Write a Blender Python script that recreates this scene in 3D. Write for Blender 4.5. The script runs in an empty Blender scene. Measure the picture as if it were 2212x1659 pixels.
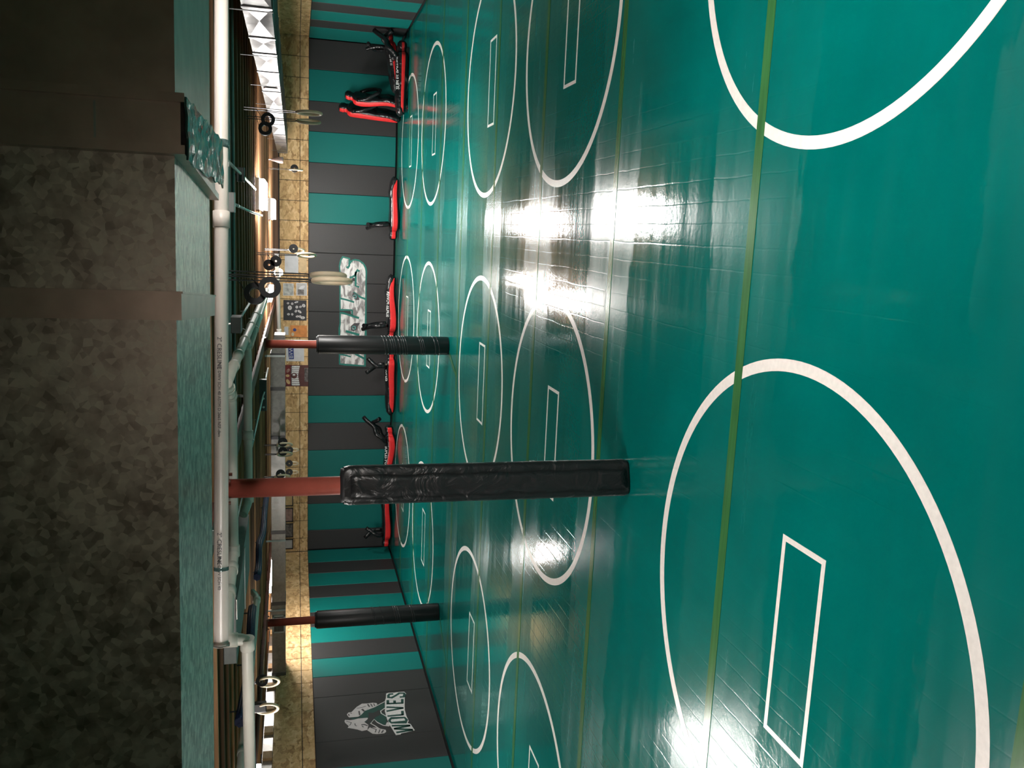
import bpy, bmesh, math, random
from mathutils import Vector, Matrix
random.seed(7)
S = bpy.context.scene
COL = S.collection
# ------------------------------------------------------------------ camera
CAM_H = 2.063
PITCH, YAW = math.radians(14.25), math.radians(10.21)
FPX = 1843.2                                     # focal length in pixels of the 2212 x 1659 frame
fw = Vector((-math.sin(YAW)*math.cos(PITCH), math.cos(YAW)*math.cos(PITCH), -math.sin(PITCH)))
rt = Vector((math.cos(YAW), math.sin(YAW), 0))
dn = fw.cross(rt)
cd = bpy.data.cameras.new('camera'); cam = bpy.data.objects.new('camera', cd); COL.objects.link(cam)
cd.sensor_fit = 'HORIZONTAL'; cd.sensor_width = 36; cd.lens = FPX/2212*36
cd.clip_start = 0.05; cd.clip_end = 100
m = Matrix((( dn.x, rt.x, -fw.x, 0), (dn.y, rt.y, -fw.y, 0), (dn.z, rt.z, -fw.z, CAM_H), (0, 0, 0, 1)))
cam.matrix_world = m                             # the phone was held on its side: world up is the picture's left
S.camera = cam
# ------------------------------------------------------------------ world and exposure
w = bpy.data.worlds.new('world'); S.world = w; w.use_nodes = True
w.node_tree.nodes['Background'].inputs[0].default_value = (0.05, 0.05, 0.05, 1)
w.node_tree.nodes['Background'].inputs[1].default_value = 0.1
S.view_settings.view_transform = 'Standard'; S.view_settings.look = 'None'
S.view_settings.gamma = 1; S.view_settings.use_curve_mapping = False
S.view_settings.exposure = 0.75
LAMP = 78.0                                      # radiance of the tube light diffusers

# ------------------------------------------------------------------ room sizes (metres)
YB, XL, XR, YF = 18.44, -7.04, 3.69, -8.0
ZJ, ZD = 2.50, 2.735                             # joist undersides, deck

def ray(x, y):                                   # survey helper: viewing ray of a photograph pixel
    return (rt*((1659-y-829.5)/FPX) + dn*((x-1106)/FPX) + fw)
EYE = Vector((0, 0, CAM_H))
def atz(x, y, z): d = ray(x, y); return EYE + d*((z-CAM_H)/d.z)
def aty(x, y, Y): d = ray(x, y); return EYE + d*(Y/d.y)
def atx(x, y, X): d = ray(x, y); return EYE + d*(X/d.x)

# ------------------------------------------------------------------ materials
MATS = {}
def nodes(name):
    mt = bpy.data.materials.new(name); mt.use_nodes = True; MATS[name] = mt
    nt = mt.node_tree; b = nt.nodes['Principled BSDF']
    return mt, nt, b
def N(nt, t, **kw):
    n = nt.nodes.new(t)
    for k, v in kw.items():
        if k.startswith('_'): setattr(n, k[1:], v)
        else: n.inputs[k].default_value = v
    return n
def mapped(nt, scale):
    tc = N(nt, 'ShaderNodeTexCoord'); mp = N(nt, 'ShaderNodeMapping'); mp.inputs['Scale'].default_value = scale
    nt.links.new(tc.outputs['Object'], mp.inputs['Vector']); return mp.outputs['Vector']
def ramp(nt, stops, fac):
    r = N(nt, 'ShaderNodeValToRGB'); e = r.color_ramp.elements
    e[0].position, e[0].color = stops[0][0], (*stops[0][1], 1)
    e[1].position, e[1].color = stops[-1][0], (*stops[-1][1], 1)
    for p, c in stops[1:-1]:
        k = e.new(p); k.color = (*c, 1)
    nt.links.new(fac, r.inputs['Fac']); return r.outputs['Color']
def bump(nt, b, h, strength, dist=0.01):
    bp = N(nt, 'ShaderNodeBump'); bp.inputs['Strength'].default_value = strength; bp.inputs['Distance'].default_value = dist
    nt.links.new(h, bp.inputs['Height']); nt.links.new(bp.outputs['Normal'], b.inputs['Normal'])
def plain(name, col, rough=0.5, metal=0.0, nscale=None, namp=0.12, bumps=0.0, spec=0.5, stretch=(1, 1, 1), coat=0):
    mt, nt, b = nodes(name)
    b.inputs['Base Color'].default_value = (*col, 1); b.inputs['Roughness'].default_value = rough
    b.inputs['Metallic'].default_value = metal; b.inputs['Specular IOR Level'].default_value = spec
    b.inputs['Coat Weight'].default_value = coat
    sc = nscale or 30
    n = N(nt, 'ShaderNodeTexNoise', Scale=sc, Detail=4.0)
    nt.links.new(mapped(nt, stretch), n.inputs['Vector'])
    lo = tuple(c*(1-namp) for c in col); hi = tuple(min(1, c*(1+namp)) for c in col)
    nt.links.new(ramp(nt, [(0.3, lo), (0.7, hi)], n.outputs['Fac']), b.inputs['Base Color'])
    if bumps: bump(nt, b, n.outputs['Fac'], bumps)
    return mt


def mat_floor():
    mt, nt, b = nodes('mat_vinyl')
    v = mapped(nt, (1, 1, 1))
    n1 = N(nt, 'ShaderNodeTexNoise', Scale=1.3, Detail=5.0); nt.links.new(v, n1.inputs['Vector'])
    nt.links.new(ramp(nt, [(0.3, (0.0, 0.099, 0.086)), (0.7, (0.0, 0.127, 0.110))], n1.outputs['Fac']), b.inputs['Base Color'])
    # gloss: worn film in long streaks along the rolls and broad bands beside the taped seams
    vs = mapped(nt, (0.7, 9, 1))
    n2 = N(nt, 'ShaderNodeTexNoise', Scale=1.0, Detail=6.0, Roughness=0.65); nt.links.new(vs, n2.inputs['Vector'])
    sep = N(nt, 'ShaderNodeSeparateXYZ'); nt.links.new(v, sep.inputs[0])
    a = N(nt, 'ShaderNodeMath', _operation='SUBTRACT'); nt.links.new(sep.outputs['Y'], a.inputs[0]); a.inputs[1].default_value = 3.652-1.8265*0.5
    f = N(nt, 'ShaderNodeMath', _operation='PINGPONG'); nt.links.new(a.outputs[0], f.inputs[0]); f.inputs[1].default_value = 1.8265/2
    # f runs 0 at mid roll .. 0.913 at the seam
    band = N(nt, 'ShaderNodeMapRange'); wn = N(nt, 'ShaderNodeTexNoise', Scale=1.0, Detail=6.0, Roughness=0.7); nt.links.new(mapped(nt, (1.1, 3.5, 1)), wn.inputs['Vector'])
    fw_ = N(nt, 'ShaderNodeMath', _operation='MULTIPLY_ADD'); nt.links.new(wn.outputs['Fac'], fw_.inputs[0]); fw_.inputs[1].default_value = 0.55
    fo = N(nt, 'ShaderNodeMath', _operation='SUBTRACT'); nt.links.new(f.outputs[0], fo.inputs[0]); fo.inputs[1].default_value = 0.27; nt.links.new(fo.outputs[0], fw_.inputs[2])
    nt.links.new(fw_.outputs[0], band.inputs['Value'])
    band.inputs['From Min'].default_value = 0.50; band.inputs['From Max'].default_value = 0.53
    band.inputs['To Min'].default_value = 0.0; band.inputs['To Max'].default_value = 0.11
    rr = N(nt, 'ShaderNodeMapRange'); nt.links.new(n2.outputs['Fac'], rr.inputs['Value'])
    rr.inputs['From Min'].default_value = 0.36; rr.inputs['From Max'].default_value = 0.66
    rr.inputs['To Min'].default_value = 0.07; rr.inputs['To Max'].default_value = 0.17
    add = N(nt, 'ShaderNodeMath', _operation='ADD'); nt.links.new(rr.outputs[0], add.inputs[0]); nt.links.new(band.outputs[0], add.inputs[1])
    nt.links.new(add.outputs[0], b.inputs['Roughness'])
    b.inputs['Specular IOR Level'].default_value = 0.34
    # relief: fine grain, plus roll creases that run across the mats
    g = N(nt, 'ShaderNodeTexNoise', Scale=36.0, Detail=2.0); nt.links.new(v, g.inputs['Vector'])
    g2 = N(nt, 'ShaderNodeTexNoise', Scale=3.0, Detail=3.0); nt.links.new(v, g2.inputs['Vector'])
    wob = N(nt, 'ShaderNodeMath', _operation='MULTIPLY_ADD'); nt.links.new(g2.outputs['Fac'], wob.inputs[0]); wob.inputs[1].default_value = 0.025
    nt.links.new(sep.outputs['X'], wob.inputs[2])
    cr = N(nt, 'ShaderNodeMath', _operation='PINGPONG'); nt.links.new(wob.outputs[0], cr.inputs[0]); cr.inputs[1].default_value = 0.056
    cl = N(nt, 'ShaderNodeMapRange'); nt.links.new(cr.outputs[0], cl.inputs['Value'])
    cl.inputs['From Min'].default_value = 0.0; cl.inputs['From Max'].default_value = 0.006
    cl.inputs['To Min'].default_value = -0.16; cl.inputs['To Max'].default_value = 0.0
    sm = N(nt, 'ShaderNodeMath', _operation='MULTIPLY_ADD'); nt.links.new(g.outputs['Fac'], sm.inputs[0]); sm.inputs[1].default_value = 0.34
    nt.links.new(cl.outputs[0], sm.inputs[2])
    bump(nt, b, sm.outputs[0], 0.25, 0.006)
    return mt
def mat_osb():
    mt, nt, b = nodes('osb')
    oi = N(nt, 'ShaderNodeObjectInfo')
    v = mapped(nt, (5, 5, 9))
    n0 = N(nt, 'ShaderNodeTexNoise', Scale=1.2, Detail=2.0); nt.links.new(v, n0.inputs['Vector'])
    mx = N(nt, 'ShaderNodeVectorMath', _operation='MULTIPLY_ADD'); nt.links.new(n0.outputs['Color'], mx.inputs[0])
    mx.inputs[1].default_value = (2.2, 2.2, 2.2); nt.links.new(v, mx.inputs[2])
    vo = N(nt, 'ShaderNodeTexVoronoi', Scale=1.6); nt.links.new(mx.outputs[0], vo.inputs['Vector'])
    n1 = N(nt, 'ShaderNodeTexNoise', Scale=2.5, Detail=6.0); nt.links.new(v, n1.inputs['Vector'])
    mm = N(nt, 'ShaderNodeMath', _operation='MULTIPLY_ADD'); nt.links.new(n1.outputs['Fac'], mm.inputs[0]); mm.inputs[1].default_value = 0.6
    sp = N(nt, 'ShaderNodeSeparateColor'); nt.links.new(vo.outputs['Color'], sp.inputs[0])
    m2 = N(nt, 'ShaderNodeMath', _operation='MULTIPLY'); nt.links.new(sp.outputs[0], m2.inputs[0]); m2.inputs[1].default_value = 0.5
    nt.links.new(m2.outputs[0], mm.inputs[2])
    c = ramp(nt, [(0.25, (0.36, 0.20, 0.08)), (0.45, (0.58, 0.36, 0.16)), (0.7, (0.72, 0.48, 0.235)), (0.95, (0.85, 0.64, 0.37))], mm.outputs[0])
    nt.links.new(c, b.inputs['Base Color']); b.inputs['Roughness'].default_value = 0.75
    bump(nt, b, mm.outputs[0], 0.25, 0.004)
    return mt
def mat_wood(name, c0, c1, c2, stretch=(0.6, 14, 14)):
    mt, nt, b = nodes(name)
    n = N(nt, 'ShaderNodeTexNoise', Scale=2.0, Detail=6.0, Roughness=0.6); nt.links.new(mapped(nt, stretch), n.inputs['Vector'])
    nt.links.new(ramp(nt, [(0.25, c0), (0.5, c1), (0.78, c2)], n.outputs['Fac']), b.inputs['Base Color'])
    b.inputs['Roughness'].default_value = 0.7
    bump(nt, b, n.outputs['Fac'], 0.15, 0.003)
    return mt
def mat_galv(name, col, rough=0.42, metal=0.85, scale=55, amp=0.3):
    mt, nt, b = nodes(name)
    v = mapped(nt, (1, 1, 1))
    vo = N(nt, 'ShaderNodeTexVoronoi', Scale=scale); nt.links.new(v, vo.inputs['Vector'])
    sp = N(nt, 'ShaderNodeSeparateColor'); nt.links.new(vo.outputs['Color'], sp.inputs[0])
    n = N(nt, 'ShaderNodeTexNoise', Scale=scale*0.35, Detail=4.0); nt.links.new(v, n.inputs['Vector'])
    mm = N(nt, 'ShaderNodeMath', _operation='MULTIPLY_ADD'); nt.links.new(sp.outputs[0], mm.inputs[0]); mm.inputs[1].default_value = 0.4
    nt.links.new(n.outputs['Fac'], mm.inputs[2])
    nt.links.new(ramp(nt, [(0.4, tuple(c*(1-amp) for c in col)), (0.95, tuple(min(1, c*(1+amp)) for c in col))], mm.outputs[0]), b.inputs['Base Color'])
    b.inputs['Metallic'].default_value = metal
    mr = N(nt, 'ShaderNodeMapRange'); nt.links.new(mm.outputs[0], mr.inputs['Value'])
    mr.inputs['To Min'].default_value = rough-0.08; mr.inputs['To Max'].default_value = rough+0.12
    nt.links.new(mr.outputs[0], b.inputs['Roughness'])
    return mt
def mat_foil():
    mt, nt, b = nodes('foil')
    b.inputs['Base Color'].default_value = (0.80, 0.78, 0.79, 1); b.inputs['Metallic'].default_value = 0.85
    n = N(nt, 'ShaderNodeTexNoise', Scale=5.0, Detail=3.0); nt.links.new(mapped(nt, (1, 1, 1)), n.inputs['Vector'])
    nt.links.new(ramp(nt, [(0.3, (0.125, 0.120, 0.125)), (0.7, (0.20, 0.194, 0.198))], n.outputs['Fac']), b.inputs['Base Color'])
    b.inputs['Roughness'].default_value = 0.34
    bump(nt, b, n.outputs['Fac'], 0.35, 0.02)
    return mt
def mat_leather(name, col, rough):
    mt, nt, b = nodes(name)
    v = mapped(nt, (1, 1, 1))
    n = N(nt, 'ShaderNodeTexNoise', Scale=7.0, Detail=4.0, Distortion=1.2); nt.links.new(v, n.inputs['Vector'])
    nt.links.new(ramp(nt, [(0.3, tuple(c*0.8 for c in col)), (0.7, tuple(c*1.25 for c in col))], n.outputs['Fac']), b.inputs['Base Color'])
    b.inputs['Roughness'].default_value = rough
    bump(nt, b, n.outputs['Fac'], 0.8, 0.022)
    return mt
def mat_emit(name, col, strength):
    mt, nt, b = nodes(name)
    b.inputs['Base Color'].default_value = (0.9, 0.9, 0.9, 1)
    b.inputs['Emission Color'].default_value = (*col, 1); b.inputs['Emission Strength'].default_value = strength
    return mt
def mat_fur():                                    # printed wolf fur of the wall lettering
    mt, nt, b = nodes('fur_print')
    n = N(nt, 'ShaderNodeTexNoise', Scale=3.2, Detail=6.0, Distortion=1.0); nt.links.new(mapped(nt, (1.3, 1, 3.0)), n.inputs['Vector'])
    nt.links.new(ramp(nt, [(0.40, (0.20, 0.185, 0.18)), (0.47, (0.36, 0.34, 0.335)), (0.53, (0.62, 0.61, 0.59)), (0.62, (0.72, 0.71, 0.70))], n.outputs['Fac']), b.inputs['Base Color'])
    b.inputs['Roughness'].default_value = 0.5
    return mt

mat_floor(); mat_osb(); mat_foil(); mat_fur()
plain('teal_pad', (0.0, 0.135, 0.118), 0.55, nscale=120, namp=0.05, bumps=0.05, spec=0.3)
plain('black_pad', (0.026, 0.0245, 0.025), 0.5, nscale=120, namp=0.10, bumps=0.05)
plain('white_paint', (0.72, 0.68, 0.64), 0.28, nscale=40, namp=0.06)
plain('tape_green', (0.030, 0.120, 0.036), 0.22, nscale=6, namp=0.2, stretch=(0.5, 8, 1))
plain('dark_gap', (0.006, 0.006, 0.007), 0.7)
plain('concrete', (0.12, 0.12, 0.115), 0.8, nscale=8)
mat_wood('joist_wood', (0.21, 0.095, 0.038), (0.37, 0.185, 0.082), (0.52, 0.29, 0.14))
jm = MATS['joist_wood'].node_tree; jb = jm.nodes['Principled BSDF']; lk = jb.inputs['Base Color'].links[0].from_socket
oi = N(jm, 'ShaderNodeObjectInfo'); mr = N(jm, 'ShaderNodeMapRange'); jm.links.new(oi.outputs['Random'], mr.inputs['Value']); mr.inputs['To Min'].default_value = 0.35; mr.inputs['To Max'].default_value = 1.5
vm = N(jm, 'ShaderNodeVectorMath', _operation='SCALE'); jm.links.new(lk, vm.inputs[0]); jm.links.new(mr.outputs[0], vm.inputs['Scale']); jm.links.new(vm.outputs[0], jb.inputs['Base Color'])
mat_wood('deck_wood', (0.09, 0.042, 0.022), (0.16, 0.08, 0.042), (0.24, 0.13, 0.07))
mat_wood('block_wood', (0.32, 0.17, 0.07), (0.48, 0.28, 0.13), (0.6, 0.38, 0.2), (3, 3, 8))
mat_wood('ring_wood', (0.70, 0.54, 0.36), (0.80, 0.65, 0.46), (0.88, 0.75, 0.57), (4, 4, 4))
mat_galv('galv_dark', (0.72, 0.66, 0.61), 0.32, 0.95, 95, 0.45)
mat_galv('galv', (0.40, 0.39, 0.37), 0.30, 0.95, 30, 0.14)
plain('collar_brown', (0.64, 0.55, 0.50), 0.36, 0.92, nscale=20)
plain('clear_tape', (0.10, 0.16, 0.155), 0.12, 0.2, nscale=25, namp=0.6, bumps=0.6)
plain('pvc', (0.72, 0.65, 0.59), 0.32, nscale=4, namp=0.05)
plain('pvc_grey', (0.74, 0.70, 0.62), 0.42, nscale=4, namp=0.08)
plain('print_dark', (0.06, 0.055, 0.06), 0.5)
plain('conduit', (0.66, 0.66, 0.65), 0.32, 0.45, nscale=10)
plain('copper_teal', (0.22, 0.34, 0.32), 0.4, 0.3, nscale=10)
plain('steel_grey', (0.10, 0.105, 0.10), 0.5, 0.3, nscale=15)
plain('plenum_grey', (0.30, 0.30, 0.285), 0.5, 0.2, nscale=15)
plain('beam_brown', (0.15, 0.055, 0.035), 0.5, nscale=10, namp=0.25)
plain('red_paint', (0.33, 0.075, 0.052), 0.42, nscale=9, namp=0.15)
mat_leather('pad_vinyl', (0.012, 0.012, 0.013), 0.36)
plain('pad_smooth', (0.009, 0.0095, 0.010), 0.42, nscale=60, namp=0.1)
plain('tape_gloss', (0.035, 0.036, 0.038), 0.16, nscale=60)
plain('strap_black', (0.012, 0.012, 0.014), 0.55, nscale=80)
mat_leather('dummy_black', (0.008, 0.008, 0.009), 0.22)
plain('dummy_red', (0.62, 0.020, 0.022), 0.35, nscale=20, namp=0.08)
plain('white_print', (0.75, 0.73, 0.72), 0.5)
plain('cream_print', (0.60, 0.48, 0.33), 0.5)
plain('teal_print', (0.008, 0.150, 0.120), 0.5)
plain('green_print', (0.004, 0.060, 0.045), 0.5)
plain('light_fur', (0.62, 0.58, 0.58), 0.5, nscale=14, namp=0.05)
plain('teal_light', (0.07, 0.32, 0.28), 0.5)
plain('blue_cable', (0.022, 0.032, 0.10), 0.5, nscale=40, namp=0.3)
plain('white_metal', (0.74, 0.74, 0.73), 0.4, nscale=5, namp=0.04)
plain('paper_white', (0.62, 0.61, 0.63), 0.6, nscale=6)
plain('paper_photo', (0.42, 0.42, 0.40), 0.5, nscale=12, namp=0.55)
plain('paper_black', (0.022, 0.022, 0.026), 0.5)
plain('paper_orange', (0.62, 0.23, 0.06), 0.5, nscale=9, namp=0.25)
plain('paper_red', (0.16, 0.022, 0.022), 0.5, nscale=12, namp=0.5)
plain('paper_brown', (0.10, 0.032, 0.030), 0.5, nscale=8, namp=0.2)
plain('photo_pink', (0.34, 0.20, 0.17), 0.4, nscale=16, namp=0.4)
plain('photo_dark', (0.12, 0.105, 0.10), 0.4, nscale=20, namp=0.8)
plain('photo_tan', (0.56, 0.38, 0.18), 0.4, nscale=9, namp=0.2)
plain('photo_grey', (0.42, 0.41, 0.41), 0.4, nscale=9, namp=0.12)
plain('frame_black', (0.02, 0.016, 0.015), 0.4)
plain('navy_print', (0.03, 0.05, 0.22), 0.5)
plain('yellow_plastic', (0.75, 0.55, 0.05), 0.4)
plain('grille_dark', (0.03, 0.03, 0.03), 0.5)
plain('insulation_pink', (0.55, 0.40, 0.38), 0.8, nscale=20, namp=0.2)
mat_emit('lamp_white', (1.0, 0.97, 0.93), LAMP)
mat_emit('fill_warm', (1.0, 0.80, 0.64), LAMP*0.22)
mat_emit('lamp_mid', (1.0, 0.95, 0.90), LAMP*1.25)
mat_emit('fill_front', (1.0, 0.95, 0.90), LAMP*0.55)
mat_emit('bulb_white', (1.0, 0.95, 0.90), 160.0)

# ------------------------------------------------------------------ mesh builder
class MB:
    def __init__(s): s.v, s.f = [], []
    def add(s, vs, fs):
        o = len(s.v); s.v += [tuple(p) for p in vs]; s.f += [tuple(i+o for i in q) for q in fs]; return s
    def box(s, a, b, fn=None):
        x0, y0, z0 = a; x1, y1, z1 = b
        P = [(x0,y0,z0),(x1,y0,z0),(x1,y1,z0),(x0,y1,z0),(x0,y0,z1),(x1,y0,z1),(x1,y1,z1),(x0,y1,z1)]
        if fn: P = [fn(*p) for p in P]
        return s.add(P, [(0,3,2,1),(4,5,6,7),(0,1,5,4),(1,2,6,5),(2,3,7,6),(3,0,4,7)])
    def cushion(s, u0, u1, z0, z1, d, bev, fn):    # a padded panel, front edges bevelled; w runs out of the wall
        P = [(u0,0,z0),(u1,0,z0),(u1,0,z1),(u0,0,z1),(u0,d-bev,z0),(u1,d-bev,z0),(u1,d-bev,z1),(u0,d-bev,z1),
             (u0+bev,d,z0+bev),(u1-bev,d,z0+bev),(u1-bev,d,z1-bev),(u0+bev,d,z1-bev)]
        F = [(0,1,5,4),(1,2,6,5),(2,3,7,6),(3,0,4,7),(4,5,9,8),(5,6,10,9),(6,7,11,10),(7,4,8,11),(8,9,10,11),(0,3,2,1)]
        return s.add([fn(*p) for p in P], F)
    def tube(s, pts, r, n=10, cap=True):
        pts = [Vector(p) for p in pts]; rs = r if isinstance(r, (list, tuple)) else [r]*len(pts)
        rings = []; up = None
        for i, p in enumerate(pts):
            a = pts[max(0, i-1)]; b = pts[min(len(pts)-1, i+1)]; t = (b-a).normalized()
            if up is None:
                up = Vector((0, 0, 1)) if abs(t.z) < 0.9 else Vector((1, 0, 0))
            e1 = (up - t*up.dot(t)).normalized(); e2 = t.cross(e1); up = e1
            rings.append([p + (e1*math.cos(2*math.pi*k/n) + e2*math.sin(2*math.pi*k/n))*rs[i] for k in range(n)])
        V = [q for rg in rings for q in rg]; F = []
        for i in range(len(rings)-1):
            for k in range(n):
                F.append((i*n+k, i*n+(k+1)%n, (i+1)*n+(k+1)%n, (i+1)*n+k))
        if cap: F.append(tuple(range(n-1, -1, -1))); F.append(tuple((len(rings)-1)*n+k for k in range(n)))
        return s.add(V, F)
    def ribbon(s, pts, wid, th, side):             # flat strap along a path; side = direction of its width
        side = Vector(side).normalized(); pts = [Vector(p) for p in pts]; V = []; F = []
        for i, p in enumerate(pts):
            a = pts[max(0, i-1)]; b = pts[min(len(pts)-1, i+1)]; t = (b-a).normalized(); nn = t.cross(side).normalized()
            V += [p+side*wid/2+nn*th/2, p-side*wid/2+nn*th/2, p-side*wid/2-nn*th/2, p+side*wid/2-nn*th/2]
        for i in range(len(pts)-1):
            for k in range(4): F.append((i*4+k, i*4+(k+1)%4, i*4+4+(k+1)%4, i*4+4+k))
        F.append((3,2,1,0)); o = (len(pts)-1)*4; F.append((o,o+1,o+2,o+3))
        return s.add(V, F)
    def lathe(s, prof, c=(0,0,0), n=20):           # profile of (r, z) about a vertical axis
        V = []; F = []
        for r, z in prof:
            for k in range(n):
                a = 2*math.pi*k/n; V.append((c[0]+r*math.cos(a), c[1]+r*math.sin(a), c[2]+z))
        for i in range(len(prof)-1):
            for k in range(n): F.append((i*n+k, i*n+(k+1)%n, (i+1)*n+(k+1)%n, (i+1)*n+k))
        F.append(tuple(range(n-1, -1, -1))); F.append(tuple((len(prof)-1)*n+k for k in range(n)))
        return s.add(V, F)
    def torus(s, c, R, r, e1, e2, n=36, k=12, flat=1.0, a0=0, a1=2*math.pi):
        c = Vector(c); e1 = Vector(e1).normalized(); e2 = Vector(e2).normalized(); e3 = e1.cross(e2); V = []; F = []
        full = abs(a1-a0-2*math.pi) < 1e-6; nn = n if full else n+1
        for i in range(nn):
            a = a0+(a1-a0)*i/n; d = e1*math.cos(a)+e2*math.sin(a)
            for j in range(k):
                b = 2*math.pi*j/k; V.append(c+d*(R+r*math.cos(b))+e3*(r*flat*math.sin(b)))
        for i in range(n):
            i2 = (i+1) % nn
            for j in range(k): F.append((i*k+j, i*k+(j+1)%k, i2*k+(j+1)%k, i2*k+j))
        return s.add(V, F)
    def slab(s, poly, d0, d1, fn):                 # polygon (u, z) extruded from w = d0 to w = d1 on a wall
        n = len(poly)
        P = [fn(u, d0, z) for u, z in poly] + [fn(u, d1, z) for u, z in poly]
        F = [tuple(range(n)), tuple(range(2*n-1, n-1, -1))] + [(i, i+n, (i+1)%n+n, (i+1)%n) for i in range(n)]
        return s.add(P, F)
    def stroke(s, pts, wid, d0, d1, fn):           # pen line (u, z) of a given width laid on a wall
        pts = [Vector(p).to_2d() if len(p) > 2 else Vector(p) for p in pts]; L = []; Rr = []
        for i, p in enumerate(pts):
            a = pts[max(0, i-1)]; b = pts[min(len(pts)-1, i+1)]; t = (b-a).normalized(); nn = Vector((-t.y, t.x))
            if 0 < i < len(pts)-1:
                t1 = (p-a).normalized(); k = max(0.45, abs(nn.dot(Vector((-t1.y, t1.x))))); 
            else: k = 1
            L.append(p+nn*wid/2/k); Rr.append(p-nn*wid/2/k)
        for i in range(len(pts)-1):
            s.slab([tuple(L[i]), tuple(L[i+1]), tuple(Rr[i+1]), tuple(Rr[i])], d0, d1, fn)
        return s
    def build(s, name, mat, parent=None, smooth=False, origin=None):
        me = bpy.data.meshes.new(name)
        V = s.v
        if origin is not None: V = [(p[0]-origin[0], p[1]-origin[1], p[2]-origin[2]) for p in V]
        me.from_pydata(V, [], s.f); me.validate()
        bm = bmesh.new(); bm.from_mesh(me); bmesh.ops.recalc_face_normals(bm, faces=bm.faces); bm.to_mesh(me); bm.free()
        if smooth:
            for p in me.polygons: p.use_smooth = len(p.vertices) <= 4
        me.materials.append(MATS[mat])
        o = bpy.data.objects.new(name, me); COL.objects.link(o)
        if origin is not None: o.location = origin
        if parent: o.parent = parent
        return o
def tag(o, label, cat, group=None):
    o['label'] = label; o['category'] = cat
    if group: o['group'] = group
    return o
def thing(name, label, cat, group=None, loc=(0, 0, 0), rotz=0):
    o = bpy.data.objects.new(name, None); COL.objects.link(o); o.location = loc; o.rotation_euler = (0, 0, rotz); o.empty_display_size = 0.1
    return tag(o, label, cat, group)
def struct(o): o['kind'] = 'structure'; return o
def text_obj(name, body, size, mat, parent, mtx, extrude=0.001, space=1.0, align='LEFT', bold=0.0):
    cu = bpy.data.curves.new(name, 'FONT'); cu.body = body; cu.size = size; cu.extrude = extrude; cu.align_x = align; cu.align_y = 'CENTER'
    cu.space_character = space; cu.offset = bold; cu.resolution_u = 3
    t = bpy.data.objects.new(name, cu); COL.objects.link(t)
    dg = bpy.context.evaluated_depsgraph_get(); me = bpy.data.meshes.new_from_object(t.evaluated_get(dg))
    COL.objects.unlink(t); bpy.data.objects.remove(t)
    me.materials.clear(); me.materials.append(MATS[mat])
    o = bpy.data.objects.new(name, me); COL.objects.link(o); o.parent = parent; o.matrix_local = mtx
    return o
def frame_mtx(o, ex, ey):
    ex = Vector(ex).normalized(); ey = Vector(ey).normalized(); ez = ex.cross(ey)
    return Matrix(((ex.x, ey.x, ez.x, o[0]), (ex.y, ey.y, ez.y, o[1]), (ex.z, ey.z, ez.z, o[2]), (0, 0, 0, 1)))
WB = lambda u, w, z: (u, YB+0.05-w, z)            # wall frames: w = distance out of the wall plane
WL = lambda u, w, z: (XL-0.05+w, u, z)
WR = lambda u, w, z: (XR+0.05-w, u, z)
WF = lambda u, w, z: (u, YF-0.05+w, z)

# ------------------------------------------------------------------ floor: mats, tape, painted circles
floor = struct(MB().box((XL-0.05, YF-0.05, -0.12), (XR+0.05, YB+0.05, -0.04)).build('floor', 'concrete'))
SEAM0, DY = 3.652, 1.8265
seams = [SEAM0+DY*k for k in range(-7, 9) if YF < SEAM0+DY*k < YB]
edges = [YF] + seams + [YB]
for a, b in zip(edges[:-1], edges[1:]):
    MB().box((XL, a+0.002, -0.04), (XR, b-0.002, 0.0)).build('mat_panel', 'mat_vinyl', floor)
for y in seams:
    MB().box((XL, y-0.035, 0.0), (XR, y+0.035, 0.0022)).build('seam_tape', 'tape_green', floor)
CX = (1.617, -1.690, -5.010); CY = (3.142, 6.772, 9.578, 13.60, 16.42)
def ring_flat(cx, cy, r0, r1, z0, z1, n=128):
    mb = MB(); V = []; F = []
    for i in range(n):
        a = 2*math.pi*i/n
        for r, z in ((r1, z0), (r1, z1), (r0, z1), (r0, z0)): V.append((cx+r*math.cos(a), cy+r*math.sin(a), z))
    for i in range(n):
        j = (i+1) % n
        for k in range(4): F.append((i*4+k, j*4+k, j*4+(k+1)%4, i*4+(k+1)%4))
    return mb.add(V, F)
for cx in CX:
    for cy in CY:
        if cx < -4 and cy < 6: continue
        ring_flat(cx, cy, 1.219-0.055, 1.219, 0.0, 0.001).build('circle_marking', 'white_paint', floor)
        mb = MB(); x0, x1, y0, y1, t = cx-0.46, cx+0.46, cy-0.31, cy+0.005, 0.026
        mb.box((x0, y0, 0), (x1, y0+t, 0.001)); mb.box((x0, y1-t, 0), (x1, y1, 0.001))
        mb.box((x0, y0+t, 0), (x0+t, y1-t, 0.001)); mb.box((x1-t, y0+t, 0), (x1, y1-t, 0.001))
        mb.build('starting_box', 'white_paint', floor)
# short tape patches at the feet of the far columns
for pts in (((-1.66, 11.50), (-1.86, 10.98)), ((-5.62, 11.62), (-6.05, 10.95))):
    MB().ribbon([(pts[0][0], pts[0][1], 0.003), (pts[1][0], pts[1][1], 0.003)], 0.07, 0.002, (1, 0.25, 0)).build('seam_tape', 'tape_green', floor)

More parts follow.
